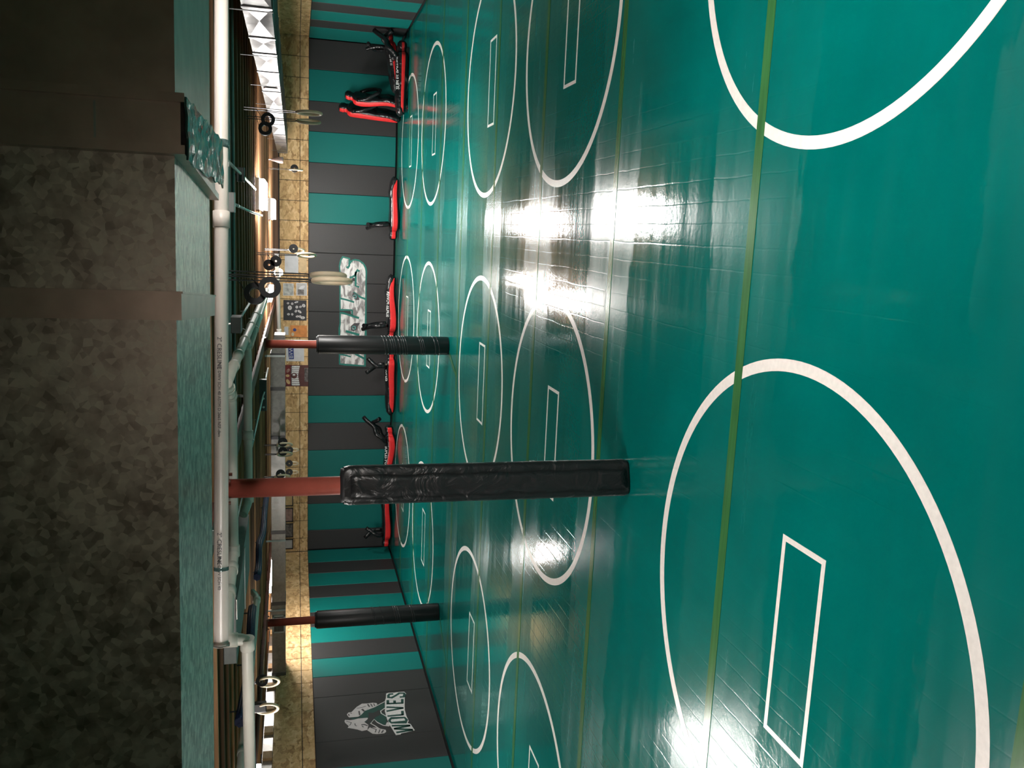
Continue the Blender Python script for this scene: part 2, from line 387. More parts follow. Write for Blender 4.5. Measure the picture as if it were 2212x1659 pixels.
# ------------------------------------------------------------------ walls
def wall(name, fn, u0, u1, ztop):
    return struct(MB().box((u0, -0.10, -0.04), (u1, 0.0, ztop), fn).build(name, 'dark_gap'))
wall_back = wall('wall_back', WB, XL-0.15, XR+0.15, ZD)
wall_left = wall('wall_left', WL, YF-0.15, YB+0.05, ZD)
wall_right = wall('wall_right', WR, YF-0.15, YB+0.05, ZD)
wall_front = wall('wall_front', WF, XL-0.05, XR+0.05, ZD)
def pads(wallo, fn, cuts, cols):
    for a, b, c in zip(cuts[:-1], cuts[1:], cols):
        lo, hi = min(a, b), max(a, b)
        MB().cushion(lo+0.002, hi-0.002, 0.030, 1.795, 0.05, 0.007, fn).build('wall_pad', 'teal_pad' if c == 't' else 'black_pad', wallo)
pads(wall_back, WB, [3.69, 3.108, 2.50, 1.901, 1.29, 0.675, 0.07, -0.54, -1.155, -1.769, -2.37, -2.975, -3.577, -4.178, -4.785, -5.39, -5.996, -6.60, -7.04], 'btbtbtbbbbbbtbtbtb')
lc = [18.39, 17.672, 17.072, 16.431, 15.858, 15.231, 14.62, 14.007, 13.433, 12.834, 12.221, 11.62, 11.05, 10.44]
lk = 'tbtbtbtbtbbbb'
y = 10.44; k = 0
while y > YF+0.3: lc.append(y-0.61); lk += 'tb'[k % 2]; y -= 0.61; k += 1
lc[-1] = YF+0.05
# the emblem sits on one double width panel
i = lc.index(11.62); del lc[i]; lk = lk[:i] + lk[i+1:]
pads(wall_left, WL, lc, lk)
rc = [18.39, 17.394, 16.801, 16.098, 15.523]; rk = 'tbtb'
y = 15.523; k = 0
while y > YF+0.3: rc.append(y-0.61); rk += 'tb'[k % 2]; y -= 0.61; k += 1
rc[-1] = YF+0.05
pads(wall_right, WR, rc, rk)
fc = [XR-0.05-0.61*k for k in range(18)]
pads(wall_front, WF, fc, 'tb'*9)
def osb(wallo, fn, start, stop, ztop):
    u = start; s = -1 if stop < start else 1
    while (stop-u)*s > 0.03:
        v = u+0.405*s
        if (stop-v)*s < 0: v = stop
        lo, hi = min(u, v), max(u, v)
        MB().cushion(lo+0.005, hi-0.005, 1.800, 1.964, 0.012, 0.002, fn).build('osb_panel', 'osb', wallo)
        MB().cushion(lo+0.005, hi-0.005, 1.974, ztop, 0.012, 0.002, fn).build('osb_panel', 'osb', wallo)
        u = v
osb(wall_back, WB, 3.745, -7.09, 2.375)
osb(wall_left, WL, 18.43, YF, 2.36)
osb(wall_right, WR, 18.43, YF, 2.47)
osb(wall_front, WF, XR, XL, 2.375)
# timber blocking between the joist ends, above the left wall sheathing
for k in range(34):
    yy = 18.2-0.609*k
    if yy < YF+0.3: break
    MB().box((yy-0.08, 0.0, 2.366), (yy+0.08, 0.05, 2.49), WL).build('rim_block', 'block_wood', wall_left)
MB().box((YF, 0.0, 2.366), (YB, 0.008, 2.498), WL).build('insulation_strip', 'galv', wall_left)
MB().box((XL, 0.0, 2.40), (XR, 0.012, ZD-0.002), WB).build('rim_board', 'deck_wood', wall_back)
MB().box((YF, 0.0, 2.60), (YB, 0.012, ZD-0.002), WL).build('rim_board', 'block_wood', wall_left)

# ------------------------------------------------------------------ ceiling: deck, joists, steel beams
ceiling = struct(MB().box((XL-0.15, YF-0.15, ZD), (XR+0.15, YB+0.15, ZD+0.08)).build('ceiling', 'deck_wood'))
BX = (-1.55, -5.60)
spans = [(XL, BX[1]-0.012), (BX[1]+0.012, BX[0]-0.012), (BX[0]+0.012, XR)]
proto = []
for a, b in spans:
    proto.append(MB().box((a, -0.02, ZJ), (b, 0.02, ZD)).build('joist', 'joist_wood', ceiling))
y = 18.25; first = True
while y > YF+0.1:
    for p in proto:
        if first: p.location.y = y
        else:
            c = p.copy(); COL.objects.link(c); c.location.y = y
    first = False; y -= 0.4064
for bx in BX:
    mb = MB(); mb.box((bx-0.075, YF+0.02, 2.458), (bx+0.075, YB-0.02, 2.476)); mb.box((bx-0.008, YF+0.02, 2.476), (bx+0.008, YB-0.02, ZD))
    mb.build('steel_beam', 'beam_brown', ceiling)

# ------------------------------------------------------------------ tube lights
def tube_light(x, y0, y1, wid, label, z=2.45, nt=2, em='lamp_white'):
    t = thing('ceiling_light', label, 'light', 'tube lights under the joists', (x, (y0+y1)/2, z))
    L = (y1-y0)/2; h = wid/2
    mb = MB()
    pr = [(-h, 0.012), (-h+0.015, 0.012), (-h*0.62, 0.050), (h*0.62, 0.050), (h-0.015, 0.012), (h, 0.012), (h*0.66, 0.062), (-h*0.66, 0.062)]
    V = [(p, -L, q) for p, q in pr] + [(p, L, q) for p, q in pr]; n = len(pr)
    mb.add(V, [(i, (i+1)%n, (i+1)%n+n, i+n) for i in range(n)] + [tuple(range(n)), tuple(range(2*n-1, n-1, -1))])
    hs = mb.build('housing', 'white_metal', t)
    for e in (-1, 1):
        MB().box((-h, e*L-0.008, 0.012), (h, e*L+0.008, 0.056)).build('end_plate', 'white_metal', t)
    ln = MB().box((-h+0.012, -L+0.012, -0.045), (h-0.012, L-0.012, 0.008)).build('diffuser', em, t)
    for sx in (-1, 1):
        MB().tube([(sx*h*0.5, 0, 0.060), (sx*h*0.5, 0, 0.15)], 0.003, 6).build('hanger', 'conduit', t)
    return t
tube_light(0.34, 10.40, 11.55, 0.36, 'glowing wide tube light under the joists, met by a slanting conduit')
tube_light(0.26, 15.30, 16.45, 0.36, 'glowing wide tube light under the joists close to the back wall')
tube_light(-5.80, 13.50, 14.70, 0.16, 'glowing slim tube light behind the long galvanised duct', z=2.488)
tube_light(-5.52, 7.10, 8.30, 0.16, 'glowing slim tube light by the left wall, before the ring straps')
tube_light(-1.05, 13.2, 14.4, 0.20, 'glowing tube light under the joists behind the round padded column')
tube_light(1.25, 2.30, 3.50, 0.20, 'bright tube light just behind the large dull duct', em='lamp_mid')
tube_light(-3.2, 2.4, 3.6, 0.34, 'wide added fill light left of the wrinkled padded column, behind the large dull duct', em='fill_front')  # added front fill, out of view, to brighten the column and rings
tube_light(0.2, -4.8, -3.6, 0.34, 'faint warm fill light added out of view to tone the large dull duct face', em='fill_warm')  # added behind the camera to give the duct face a dim brown tone
# bare work lamp
t = thing('work_lamp', 'bare bright bulb in a small clamp lamp above the wall posters', 'lamp', None, (-0.84, 15.9, 2.36))
mb = MB(); mb.lathe([(0.001, -0.085), (0.045, -0.072), (0.074, -0.03), (0.074, 0.0), (0.040, 0.055), (0.018, 0.07)], (0, 0, 0), 16); mb.build('bulb', 'bulb_white', t, True)
MB().lathe([(0.020, 0.066), (0.022, 0.085), (0.022, 0.12), (0.012, 0.14)], (0, 0, 0), 12).build('socket', 'strap_black', t)
MB().tube([(0, 0, 0.13), (0, 0, ZD-2.36)], 0.004, 6).build('cord', 'strap_black', t)

# ------------------------------------------------------------------ padded steel columns
def column(x, y, label, rp, boxy):
    t = thing('support_column', label, 'column', 'padded steel columns', (x, y, 0))
    MB().lathe([(0.055, 0.0), (0.055, 2.440)], n=28).build('pole', 'red_paint', t, True)
    MB().box((-0.085, -0.085, 2.440), (0.085, 0.085, 2.458)).build('cap_plate', 'beam_brown', t)
    for sx in (-1, 1):
        for sy in (-1, 1): MB().lathe([(0.010, 2.420), (0.010, 2.440)], (sx*0.066, sy*0.066, 0), 6).build('bolt', 'beam_brown', t)
    if boxy:                                       # thick wrapped pad, three soft edged faces and a taped flap
        prof = []
        for k in range(28):
            a = 2*math.pi*k/28; c, s_ = math.cos(a), math.sin(a)
            e = 0.42
            prof.append((math.copysign(abs(c)**e, c)*0.118, math.copysign(abs(s_)**e, s_)*0.112))
        zs = [0.0, 0.012, 0.04, 0.3, 0.6, 0.62, 0.9, 1.2, 1.5, 1.70, 1.772, 1.785]
        sc = [0.93, 0.985, 1.0, 1.0, 1.0, 0.992, 1.0, 1.0, 1.0, 1.0, 0.985, 0.93]
        rng = random.Random(3); V = []; F = []
        zz = []
        for i in range(120):
            z = 1.785*i/119; s0 = 1.0
            if z < 0.03: s0 = 0.93+z/0.03*0.07
            if z > 1.755: s0 = 1.0-(z-1.755)/0.03*0.07
            zz.append((z, s0))
        for z, s0 in zz:
            for k, (px, py) in enumerate(prof):
                d = 0.0035*math.sin(z*23+k*1.7)+0.003*math.sin(z*57+k*0.9)+0.002*rng.uniform(-1, 1)
                if abs(z-0.615) < 0.012: d -= 0.005
                V.append((px*(s0+d), py*(s0+d), z))
        n = len(prof)
        for i in range(len(zz)-1):
            for k in range(n): F.append((i*n+k, i*n+(k+1)%n, (i+1)*n+(k+1)%n, (i+1)*n+k))
        F.append(tuple(range(n-1, -1, -1)))
        mb = MB().add(V, F); pd = mb.build('pad', 'pad_vinyl', t, True); pd.rotation_euler = (0, 0, 0.30)
        # foam edge and flap of the wrap
        fl = MB(); V = []; F = []
        for i in range(40):
            z = 0.03+1.72*i/39
            for j, u in enumerate((-0.075, -0.03, 0.02, 0.055)):
                V.append((u+0.004*math.sin(z*19+j), -0.1175-0.006*(j < 3)-0.003*math.sin(z*31+j*2), z))
        for i in range(39):
            for j in range(3): F.append((i*4+j, i*4+j+1, i*4+5+j, i*4+4+j))
        fo = fl.add(V, F).build('flap', 'pad_vinyl', t, True); fo.rotation_euler = (0, 0, 0.30)
        so = fo.modifiers.new('t', 'SOLIDIFY'); so.thickness = 0.004
        MB().lathe([(0.058, 1.74), (0.100, 1.75), (0.102, 1.80), (0.058, 1.806)], n=20).build('foam_rim', 'strap_black', t, True)
        MB().lathe([(0.119, 0.600), (0.123, 0.604), (0.123, 0.626), (0.119, 0.630)], n=28).build('tape_band', 'pad_vinyl', t, True).hide_render = False
    else:
        MB().lathe([(0.060, 0.002), (0.120, 0.002), (0.127, 0.012), (0.127, 1.760), (0.120, 1.772), (0.060, 1.772)], n=36).build('pad', 'pad_smooth', t, True)
        MB().lathe([(0.057, 1.74), (0.112, 1.765), (0.108, 1.792), (0.057, 1.780)], n=18).build('foam_rim', 'strap_black', t, True)
        base = [0.16, 0.21, 0.36, 0.385, 0.41, 0.60, 0.63, 0.66, 0.70, 0.75, 0.78, 0.81, 0.86, 0.90]
        for z in (base if rp else base[3:8]+[0.84, 0.95, 0.97]):
            mb = MB(); pts = []
            for k in range(25):
                a = 2*math.pi*k/24; pts.append((0.1285*math.cos(a), 0.1285*math.sin(a), z+0.028*math.cos(a-0.6)))
            mb.tube(pts, 0.0055, 6, False); mb.build('tape_edge', 'tape_gloss', t, True)
    return t
column(-1.513, 4.99, 'red steel column with a thick wrinkled black wrapped pad', False, True)
column(-1.560, 11.66, 'red steel column with a round black pad wound with tape, before the wall lettering', True, False)
column(-5.565, 11.78, 'red steel column with a round black pad, before the left wall', False, False)

# ------------------------------------------------------------------ large duct close to the camera
dr = math.radians(5.0)
DO = Vector((0.30, 1.302, 0)); du = Vector((math.cos(dr), math.sin(dr), 0)); dv = Vector((-math.sin(dr), math.cos(dr), 0))
def DF(a, b, z): p = DO+du*a+dv*b; return (p.x, p.y, z)
big = thing('air_duct', 'large dull galvanised duct with a taped joint collar, crossing overhead', 'duct', None, DF(-1, 0.25, 2.22))
def dpart(name, mb, mat): return mb.build(name, mat, big, origin=tuple(big.location))
for o in ():
    pass
def rel(o): o.location = (0, 0, 0); return o
ZB, ZT, DW = 2.222, 2.494, 0.50
rel(dpart('duct_section', MB().box((-0.137, 0.0, ZB), (2.6, DW, ZT), DF), 'collar_brown'))
rel(dpart('duct_section', MB().box((-0.400, 0.004, ZB+0.002), (-0.205, DW-0.004, ZT), DF), 'galv_dark'))
rel(dpart('duct_section', MB().box((-3.6, 0.004, ZB+0.002), (-0.400, DW-0.004, ZT), DF), 'galv_dark'))
# raised joint collar with flanged edges
mb = MB(); mb.box((-0.207, -0.010, ZB-0.008), (-0.137, DW+0.01, ZT), DF); rel(dpart('joint_collar', mb, 'collar_brown'))
mb = MB(); mb.box((-0.145, -0.018, ZB-0.014), (-0.133, DW+0.016, ZT), DF); rel(dpart('collar_flange', mb, 'collar_brown'))
mb = MB(); mb.box((-0.214, -0.018, ZB-0.014), (-0.202, DW+0.016, ZT), DF); rel(dpart('collar_flange', mb, 'collar_brown'))
mb = MB(); mb.box((-0.198, -0.0112, ZB+0.098), (-0.150, -0.0100, ZB+0.1005), DF); rel(dpart('scratch', mb, 'conduit'))
# flat drive cleat
mb = MB(); mb.box((-0.439, -0.006, ZB-0.006), (-0.401, DW+0.004, ZT), DF); rel(dpart('drive_cleat', mb, 'collar_brown'))
mb = MB(); mb.box((-0.402, -0.008, ZB-0.008), (-0.399, DW+0.006, ZT), DF); rel(dpart('cleat_edge', mb, 'collar_brown'))
# crumpled clear tape around the underside of the joint
V = []; F = []; rng = random.Random(5)
for i in range(15):
    for j in range(7):
        b_ = -0.014+DW*1.06*i/14; a_ = -0.222+0.085*j/6+0.035*(i/14)
        V.append(DF(a_+rng.uniform(-.004, .004), b_, ZB-0.016-0.006*(i/14)-rng.uniform(0, .003)))
for i in range(14):
    for j in range(6): F.append((i*7+j, i*7+j+1, (i+1)*7+j+1, (i+1)*7+j))
tp = rel(dpart('clear_tape', MB().add(V, F), 'clear_tape')); tp.modifiers.new('t', 'SOLIDIFY').thickness = 0.003
for s_ in (-0.9, -2.2, 1.2):
    rel(dpart('hanger_strap', MB().box((s_, DW+0.004, ZB), (s_+0.03, DW+0.007, 2.60), DF), 'conduit'))

# ------------------------------------------------------------------ foil faced duct on the right
RX0, RX1, RZ0, RZ1 = 1.38, 1.86, 2.213, 2.400
rd = thing('air_duct', 'shiny foil faced duct with cross creases running along the right side', 'duct', None, (1.62, 10.4, RZ0))
def radd(name, mb, mat, smooth=False):
    o = mb.build(name, mat, rd, smooth, origin=tuple(rd.location)); o.location = (0, 0, 0); return o
pxs = (-130, -60, 20, 85, 119, 158, 200, 245, 270, 292, 309, 331)
ys = [atx(584.7+0.109*q, q, RX0).y for q in pxs]
ys[-1] = 17.70
for a, b in zip(ys[:-1], ys[1:]):
    mb = MB(); mid = (a+b)/2; zm = (RZ0+RZ1)/2; dp = 0.020
    c = [(RX0, a, RZ0), (RX0, b, RZ0), (RX0, b, RZ1), (RX0, a, RZ1), (RX0+dp, mid, zm)]
    d = [(RX1, a, RZ0), (RX1, b, RZ0), (RX1, b, RZ1), (RX1, a, RZ1)]
    mb.add(c+d, [(0, 1, 4), (1, 2, 4), (2, 3, 4), (3, 0, 4), (0, 1, 6, 5), (3, 2, 7, 8), (5, 6, 7, 8), (0, 3, 8, 5), (1, 2, 7, 6)])
    radd('duct_section', mb, 'foil')
for a in ys:
    V = []; rng = random.Random(int(a*100))
    mb = MB(); mb.box((RX0-0.006, a-0.022, RZ0-0.005), (RX1+0.004, a+0.022, RZ1+0.004))
    radd('joint_band', mb, 'foil')
for q in (20, 119, 184, 225, 300, 325):
    a = atx(584.7+0.109*q, q, RX0).y
    mb = MB(); mb.box((RX0-0.009, a+0.05, RZ0-0.008), (RX0-0.006, a+0.075, 2.60)); mb.box((RX0-0.009, a+0.05, RZ0-0.009), (RX1+0.009, a+0.075, RZ0-0.006)); mb.box((RX1+0.006, a+0.05, RZ0-0.008), (RX1+0.009, a+0.075, 2.60))
    radd('hanger_strap', mb, 'steel_grey')
a = atx(584.7+0.109*200, 200, RX0).y
radd('data_label', MB().box((RX0-0.004, a-0.28, RZ0+0.03), (RX0-0.001, a-0.08, RZ1-0.03)), 'cream_print')
radd('red_tag', MB().box((RX0-0.008, a-0.26, RZ1-0.035), (RX0-0.003, a-0.16, RZ1-0.020)), 'dummy_red')

# ------------------------------------------------------------------ galvanised duct across the back left
GY, GZ0, GZ1 = 13.05, 2.213, 2.419
gd = thing('air_duct', 'galvanised duct with a vent grille crossing to the left wall', 'duct', None, (-4.2, GY+0.2, GZ0))
def gadd(name, mb, mat, smooth=False):
    o = mb.build(name, mat, gd, smooth, origin=tuple(gd.location)); o.location = (0, 0, 0); return o
gx = lambda q: aty(600, q, GY).x
cuts = [767, 840, 945, 1150, 1304, 1456]
for i, (a, b) in enumerate(zip(cuts[:-1], cuts[1:])):
    gadd('duct_section', MB().box((gx(b), GY, GZ0), (gx(a), GY+0.40, GZ1)), 'galv')
mb = MB(); xa, xb = gx(767), gx(724)
mb.add([(xa, GY, GZ0), (xb, GY+0.02, GZ0+0.0), (xb, GY+0.36, GZ0), (xa, GY+0.40, GZ0), (xa, GY, GZ1), (xb, GY+0.02, GZ1-0.055), (xb, GY+0.36, GZ1-0.055), (xa, GY+0.40, GZ1)],
       [(0,3,2,1),(4,5,6,7),(0,1,5,4),(1,2,6,5),(2,3,7,6),(3,0,4,7)])
gadd('end_reducer', mb, 'galv')
for q in (767, 840, 945, 1150, 1304, 1456):
    x = gx(q); gadd('joint_band', MB().box((x-0.028, GY-0.008, GZ0-0.006), (x+0.028, GY+0.406, GZ1+0.006)), 'foil')
for q in (769, 1168, 1318):
    x = gx(q); gadd('hanger_strap', MB().box((x-0.014, GY-0.014, GZ0-0.004), (x+0.014, GY-0.009, 2.56)), 'white_metal')
xg0, xg1 = gx(1367), gx(1329)
mb = MB(); f_ = 0.022
mb.box((xg0, GY-0.012, GZ0+0.006), (xg1, GY, GZ0+0.006+f_)); mb.box((xg0, GY-0.012, GZ1-0.006-f_), (xg1, GY, GZ1-0.006))
mb.box((xg0, GY-0.012, GZ0+0.006), (xg0+f_, GY, GZ1-0.006)); mb.box((xg1-f_, GY-0.012, GZ0+0.006), (xg1, GY, GZ1-0.006))
gr = gadd('vent_grille', mb, 'white_metal')
gadd('grille_recess', MB().box((xg0+f_, GY-0.003, GZ0+0.028), (xg1-f_, GY-0.001, GZ1-0.028)), 'grille_dark')
for k in range(8):
    z = GZ0+0.04+0.018*k
    gadd('louvre', MB().box((xg0+f_, GY-0.010, z), (xg1-f_, GY-0.003, z+0.006)), 'galv')

# ------------------------------------------------------------------ plumbing
def fillet(pts, r=0.06, n=5):
    pts = [Vector(p) for p in pts]; out = [pts[0]]
    for i in range(1, len(pts)-1):
        a, p, b = pts[i-1], pts[i], pts[i+1]; ra = min(r, (a-p).length*0.45, (b-p).length*0.45)
        s0 = p+(a-p).normalized()*ra; s1 = p+(b-p).normalized()*ra
        for k in range(n+1):
            u = k/n; out.append(s0*(1-u)**2 + p*2*u*(1-u) + s1*u*u)
    return out + [pts[-1]]
def pipe(name, label, cat, pts, r, mat, fit=(), fitr=1.2, hang=(), group=None, fitlen=0.07, n=14):
    pts = [Vector(p) for p in pts]; c = sum(pts, Vector())/len(pts)
    t = thing(name, label, cat, group, tuple(c))
    def add(nm, mb, mt, sm=True):
        o = mb.build(nm, mt, t, sm, origin=tuple(c)); o.location = (0, 0, 0); return o
    add('run', MB().tube(fillet(pts, max(0.05, r*2.2)), r, n), mat)
    for i, u in fit:                                # a hub on segment i at fraction u
        a, b = pts[i], pts[i+1]; p = a.lerp(b, u); d = (b-a).normalized()
        add('coupling', MB().tube([p-d*fitlen/2, p+d*fitlen/2], r*fitr, n), mat)
    for i, u in hang:
        p = pts[i].lerp(pts[i+1], u)
        d = (pts[i+1]-pts[i]).normalized()
        add('hanger', MB().ribbon([p-Vector((0, 0, r*1.06)), p+Vector((0, 0, r)) + d.cross(Vector((0, 0, 1)))*r*1.1, (p.x+d.cross(Vector((0, 0, 1))).x*r*1.1, p.y+d.cross(Vector((0, 0, 1))).y*r*1.1, ZD)], 0.02, 0.002, d), 'conduit', False)
    return t, add
A = Vector((2.30, 4.395, 2.375)); B = Vector((-1.80, 3.640, 2.375)); dM = (A-B).normalized()
def onmain(q):                                    # point of the main pipe seen at picture row q
    d = ray(475, q); n_ = Vector((-dM.y, dM.x, 0)); k = (A-EYE).dot(n_)/d.dot(n_); p = EYE+d*k; u = (A-p).dot(dM)/(A-B).length; return u
t, add = pipe('pvc_pipe', 'long white plastic drain pipe with printed lettering beside the large duct', 'pipe', [A, B], 0.030, 'pvc', fit=[(0, onmain(474))], hang=[(0, 0.05), (0, 0.5)])
for q0, q1, mt in ((303, 320, 'clear_tape'), (1224, 1232, 'clear_tape')):
    p0 = A.lerp(B, onmain(q0)); p1 = A.lerp(B, onmain(q1)); add('tape_wrap', MB().tube([p0, p1], 0.0315, 14), mt)
pe = A.lerp(B, onmain(1396)); add('end_cap', MB().tube([pe, B, B-dM*0.015], [0.036, 0.036, 0.020], 14), 'pvc')
for q, body, sz in ((728, '2" CRESLINE', 0.026), (782, 'PVC DWV SCH 40 ASTM D 2665 NSF-dwv', 0.018), (1148, '2" CRESLINE', 0.026), (1200, 'PVC DWV SCH 40', 0.018)):
    p = A.lerp(B, onmain(q)); nv = Vector((dM.y, -dM.x, 0)); o = p+nv*0.0302-Vector(t.location)
    text_obj('pipe_print', body, sz, 'print_dark', t, frame_mtx(o+Vector((0, 0, 0.006)), -dM, (0, 0, -1)), 0.0003)

dp, dpadd = pipe('drain_pipework', 'branching grey white drain pipes beside the wrinkled padded column top', 'pipe',
     [(-0.86, 4.80, 2.425), (-0.85, 6.45, 2.425), (-0.85, 11.7, 2.425)], 0.030, 'pvc_grey', fit=[(0, 0.35), (0, 0.62), (1, 0.02), (1, 0.20), (1, 0.36)], hang=[(1, 0.1), (1, 0.6)])
pipe('pvc_pipe', 'second grey drain pipe strapped alongside the lengthwise pipe', 'pipe',
     [(-0.955, 6.98, 2.415), (-0.945, 11.4, 2.43)], 0.030, 'pvc_grey', fit=[(0, 0.25), (0, 0.5)], hang=[(0, 0.4)])
def branch(pts, r, fit, hang):
    pts = [Vector(p) for p in pts]
    dpadd('branch', MB().tube(fillet(pts, max(0.05, r*2.2)), r, 14), 'pvc_grey')
    for i, u in fit:
        a, b = pts[i], pts[i+1]; p = a.lerp(b, u); d = (b-a).normalized(); dpadd('coupling', MB().tube([p-d*0.035, p+d*0.035], r*1.2, 14), 'pvc_grey')
    for i, u in hang:
        p = pts[i].lerp(pts[i+1], u); dpadd('hanger', MB().box((p.x-0.01, p.y+r, p.z), (p.x+0.01, p.y+r+0.002, ZD)), 'conduit', False)
branch([(-0.86, 6.62, 2.425), (-0.96, 6.78, 2.42), (-2.16, 6.74, 2.42), (-2.22, 6.62, 2.455)], 0.033, [(0, 0.3), (1, 0.55), (1, 0.97)], [(1, 0.3)])
branch([(-0.88, 4.86, 2.425), (-1.02, 5.22, 2.432), (-2.00, 5.20, 2.43), (-2.06, 4.72, 2.425), (-2.22, 4.52, 2.42), (-2.22, 4.52, 2.315), (-3.18, 4.60, 2.312)], 0.032,
       [(0, 0.25), (0, 0.8), (1, 0.97), (2, 0.35), (2, 0.9), (4, 0.2), (5, 0.03)], [(1, 0.25)])
pipe('pvc_pipe', 'grey green drain pipe along the left part of the ceiling', 'pipe',
     [(-3.72, 8.62, 2.49), (-3.73, 8.50, 2.44), (-3.80, 7.2, 2.44), (-3.86, 5.2, 2.44)], 0.032, 'pvc_grey', fit=[(1, 0.05), (2, 0.6)], hang=[(1, 0.5)])
# copper and conduit lines
GC = 'thin service lines under the joists'
pipe('water_pipe', 'dull teal water pipe under the joists just behind the white drain pipe', 'pipe', [(3.5, 6.12, 2.483), (-1.35, 5.80, 2.483)], 0.016, 'copper_teal', hang=[(0, 0.3), (0, 0.7)], n=10)
pipe('water_pipe', 'thin teal water pipe under the joists; thinner of the two teal pipes', 'pipe', [(3.5, 6.66, 2.487), (-1.30, 6.34, 2.487)], 0.011, 'copper_teal', hang=[(0, 0.4)], n=10)
def pz(l, z): return [tuple(atz(x, y, z)) for x, y in l]
_, add1 = pipe('conduit', 'bright metal conduit slanting through a square box by the wide tube light', 'conduit', pz([(488, 345), (522, 378), (552, 409)], 2.450), 0.011, 'conduit', hang=[(0, 0.2)], n=8)
_, add2 = pipe('conduit', 'bright metal conduit slanting up between the white pipe and the wide tube light', 'conduit', pz([(497, 437), (545, 459), (566, 466)], 2.450), 0.011, 'conduit', fit=[(0, 0.25)], hang=[(0, 0.7)], n=8)
pipe('conduit', 'white conduit reaching from the ring straps to a dark bracket', 'conduit', pz([(540, 653), (517, 690)], 2.47), 0.010, 'white_metal', hang=[(0, 0.5)], n=8)
pipe('conduit', 'shiny conduit running from the dark switch box towards the wrinkled padded column', 'conduit', [tuple(aty(571, 846, 10.948))] + pz([(567, 858), (543, 966)], 2.462), 0.012, 'conduit', fit=[(1, 0.9)], hang=[(1, 0.5)], n=8)
pipe('conduit', 'short shiny conduit beside the pale drain pipes', 'conduit', pz([(522, 932), (511, 968)], 2.482), 0.009, 'conduit', hang=[(0, 0.4)], n=8)
pipe('conduit', 'shiny conduit bent round at its end, left of the wrinkled padded column', 'conduit', pz([(523, 1072), (511, 1125), (511, 1138)], 2.465), 0.008, 'conduit', hang=[(0, 0.4)], n=8)
pipe('conduit', 'rusty conduit climbing from the galvanised duct to the dark switch box', 'conduit', pz([(579, 795), (573, 822)], 2.462), 0.012, 'conduit', hang=[(0, 0.3)], n=8)
# boxes
def sbox(name, label, cat, c, sz, mat, extra=None, rz=0.0):
    t = thing(name, label, cat, None, c, rz)
    x, y, z = sz
    mb = MB(); b_ = min(sz)*0.06
    mb.cushion(-x/2, x/2, -z/2, z/2, y, b_, lambda u, w, zz: (u, y/2-w, zz)); mb.build('body', mat, t)
    if extra: extra(t)
    return t
def knobs(t):
    for k in (-1, 1):
        MB().lathe([(0.0, 0), (0.013, 0.002), (0.015, 0.016), (0.010, 0.022)], n=12).build('knob', 'white_metal', t, True).matrix_local = Matrix.Translation((-0.09+0.055*k, -0.052, -0.012)) @ Matrix.Rotation(math.pi/2, 4, 'X')
    MB().box((0.10, -0.054, -0.05), (0.20, -0.049, 0.05)).build('cover', 'steel_grey', t)
p = aty(574, 853, 11.0)
sbox('switch_box', 'dark grey metal switch box with two pale knobs in front of the galvanised duct', 'box', (p.x, 11.0, 2.463), (0.40, 0.10, 0.10), 'steel_grey', knobs)
def rod(t): MB().tube([(0, 0, 0.02), (0, 0, ZD-t.location.z)], 0.008, 8).build('mount', 'conduit', t)
def jbox(add, c, x, y, z, mat):
    add('junction_box', MB().cushion(c.x-x/2, c.x+x/2, c.z-z/2, c.z+z/2, y, 0.004, lambda u, w, zz: (u, c.y+y/2-w, zz)), mat, False)
    add('mount', MB().tube([(c.x, c.y, c.z+z/2-0.005), (c.x, c.y, ZD)], 0.008, 8), 'conduit')
jbox(add1, atz(520, 377, 2.450), 0.10, 0.10, 0.055, 'steel_grey')
jbox(add2, atz(496.5, 437, 2.450), 0.12, 0.09, 0.06, 'conduit')
p = atz(511, 700, 2.42); sbox('junction_box', 'dark bracket box between the white pipe and the paired drain pipes', 'box', tuple(p), (0.10, 0.16, 0.06), 'steel_grey', rod)
def plen(t):
    MB().box((0.08, -0.80, -0.046), (0.21, -0.02, -0.0425)).build('access_panel', 'galv', t)
    MB().box((-0.23, 0.03, -0.048), (0.23, 0.06, -0.0425)).build('seam', 'conduit', t)
sbox('metal_plenum', 'flat grey sheet metal plenum under the joists, left of the wrinkled padded column', 'plenum', (-2.50, 6.00, 2.458), (0.46, 1.55, 0.08), 'plenum_grey', plen)
# blue cable bundle draped along the joists
def cable(label, pts, r, n=7, name='cable_bundle', mat='blue_cable', k=6):
    c = sum((Vector(p) for p in pts), Vector())/len(pts); t = thing(name, label, 'cable', None, tuple(c)); sm = fillet(pts, 0.5, 6)
    for i in range(k):
        a = 2*math.pi*i/max(1, k); off = Vector((math.cos(a)*r*0.6, math.sin(a)*r*0.2, math.sin(a)*r*0.6)) if k > 1 else Vector()
        q = [p+off for p in sm]; o = MB().tube(q, r*0.55 if k > 1 else r, n).build('cable', mat, t, True, origin=tuple(c)); o.location = (0, 0, 0)
    for i in (1, len(sm)//2, len(sm)-2):
        p = sm[i]-c; MB().ribbon([p-Vector((0, 0, r)), p+Vector((0, 0, 2.50-sm[i].z))], 0.012, 0.002, (1, 0, 0)).build('cable_tie', 'strap_black', t)
    return t
cable('thick blue cable bundle sagging along the joists before the galvanised duct', [(-3.78, 12.0, 2.455), (-3.62, 10.9, 2.445), (-3.70, 10.3, 2.44), (-3.50, 9.4, 2.455), (-3.66, 9.1, 2.445), (-3.62, 8.75, 2.45)], 0.034)
cable('blue cable bundle hanging in a loop beside the grey green drain pipe', [(-3.30, 7.3, 2.425), (-3.20, 6.9, 2.415), (-3.38, 6.4, 2.405), (-3.32, 5.8, 2.415), (-3.30, 5.5, 2.425)], 0.032)
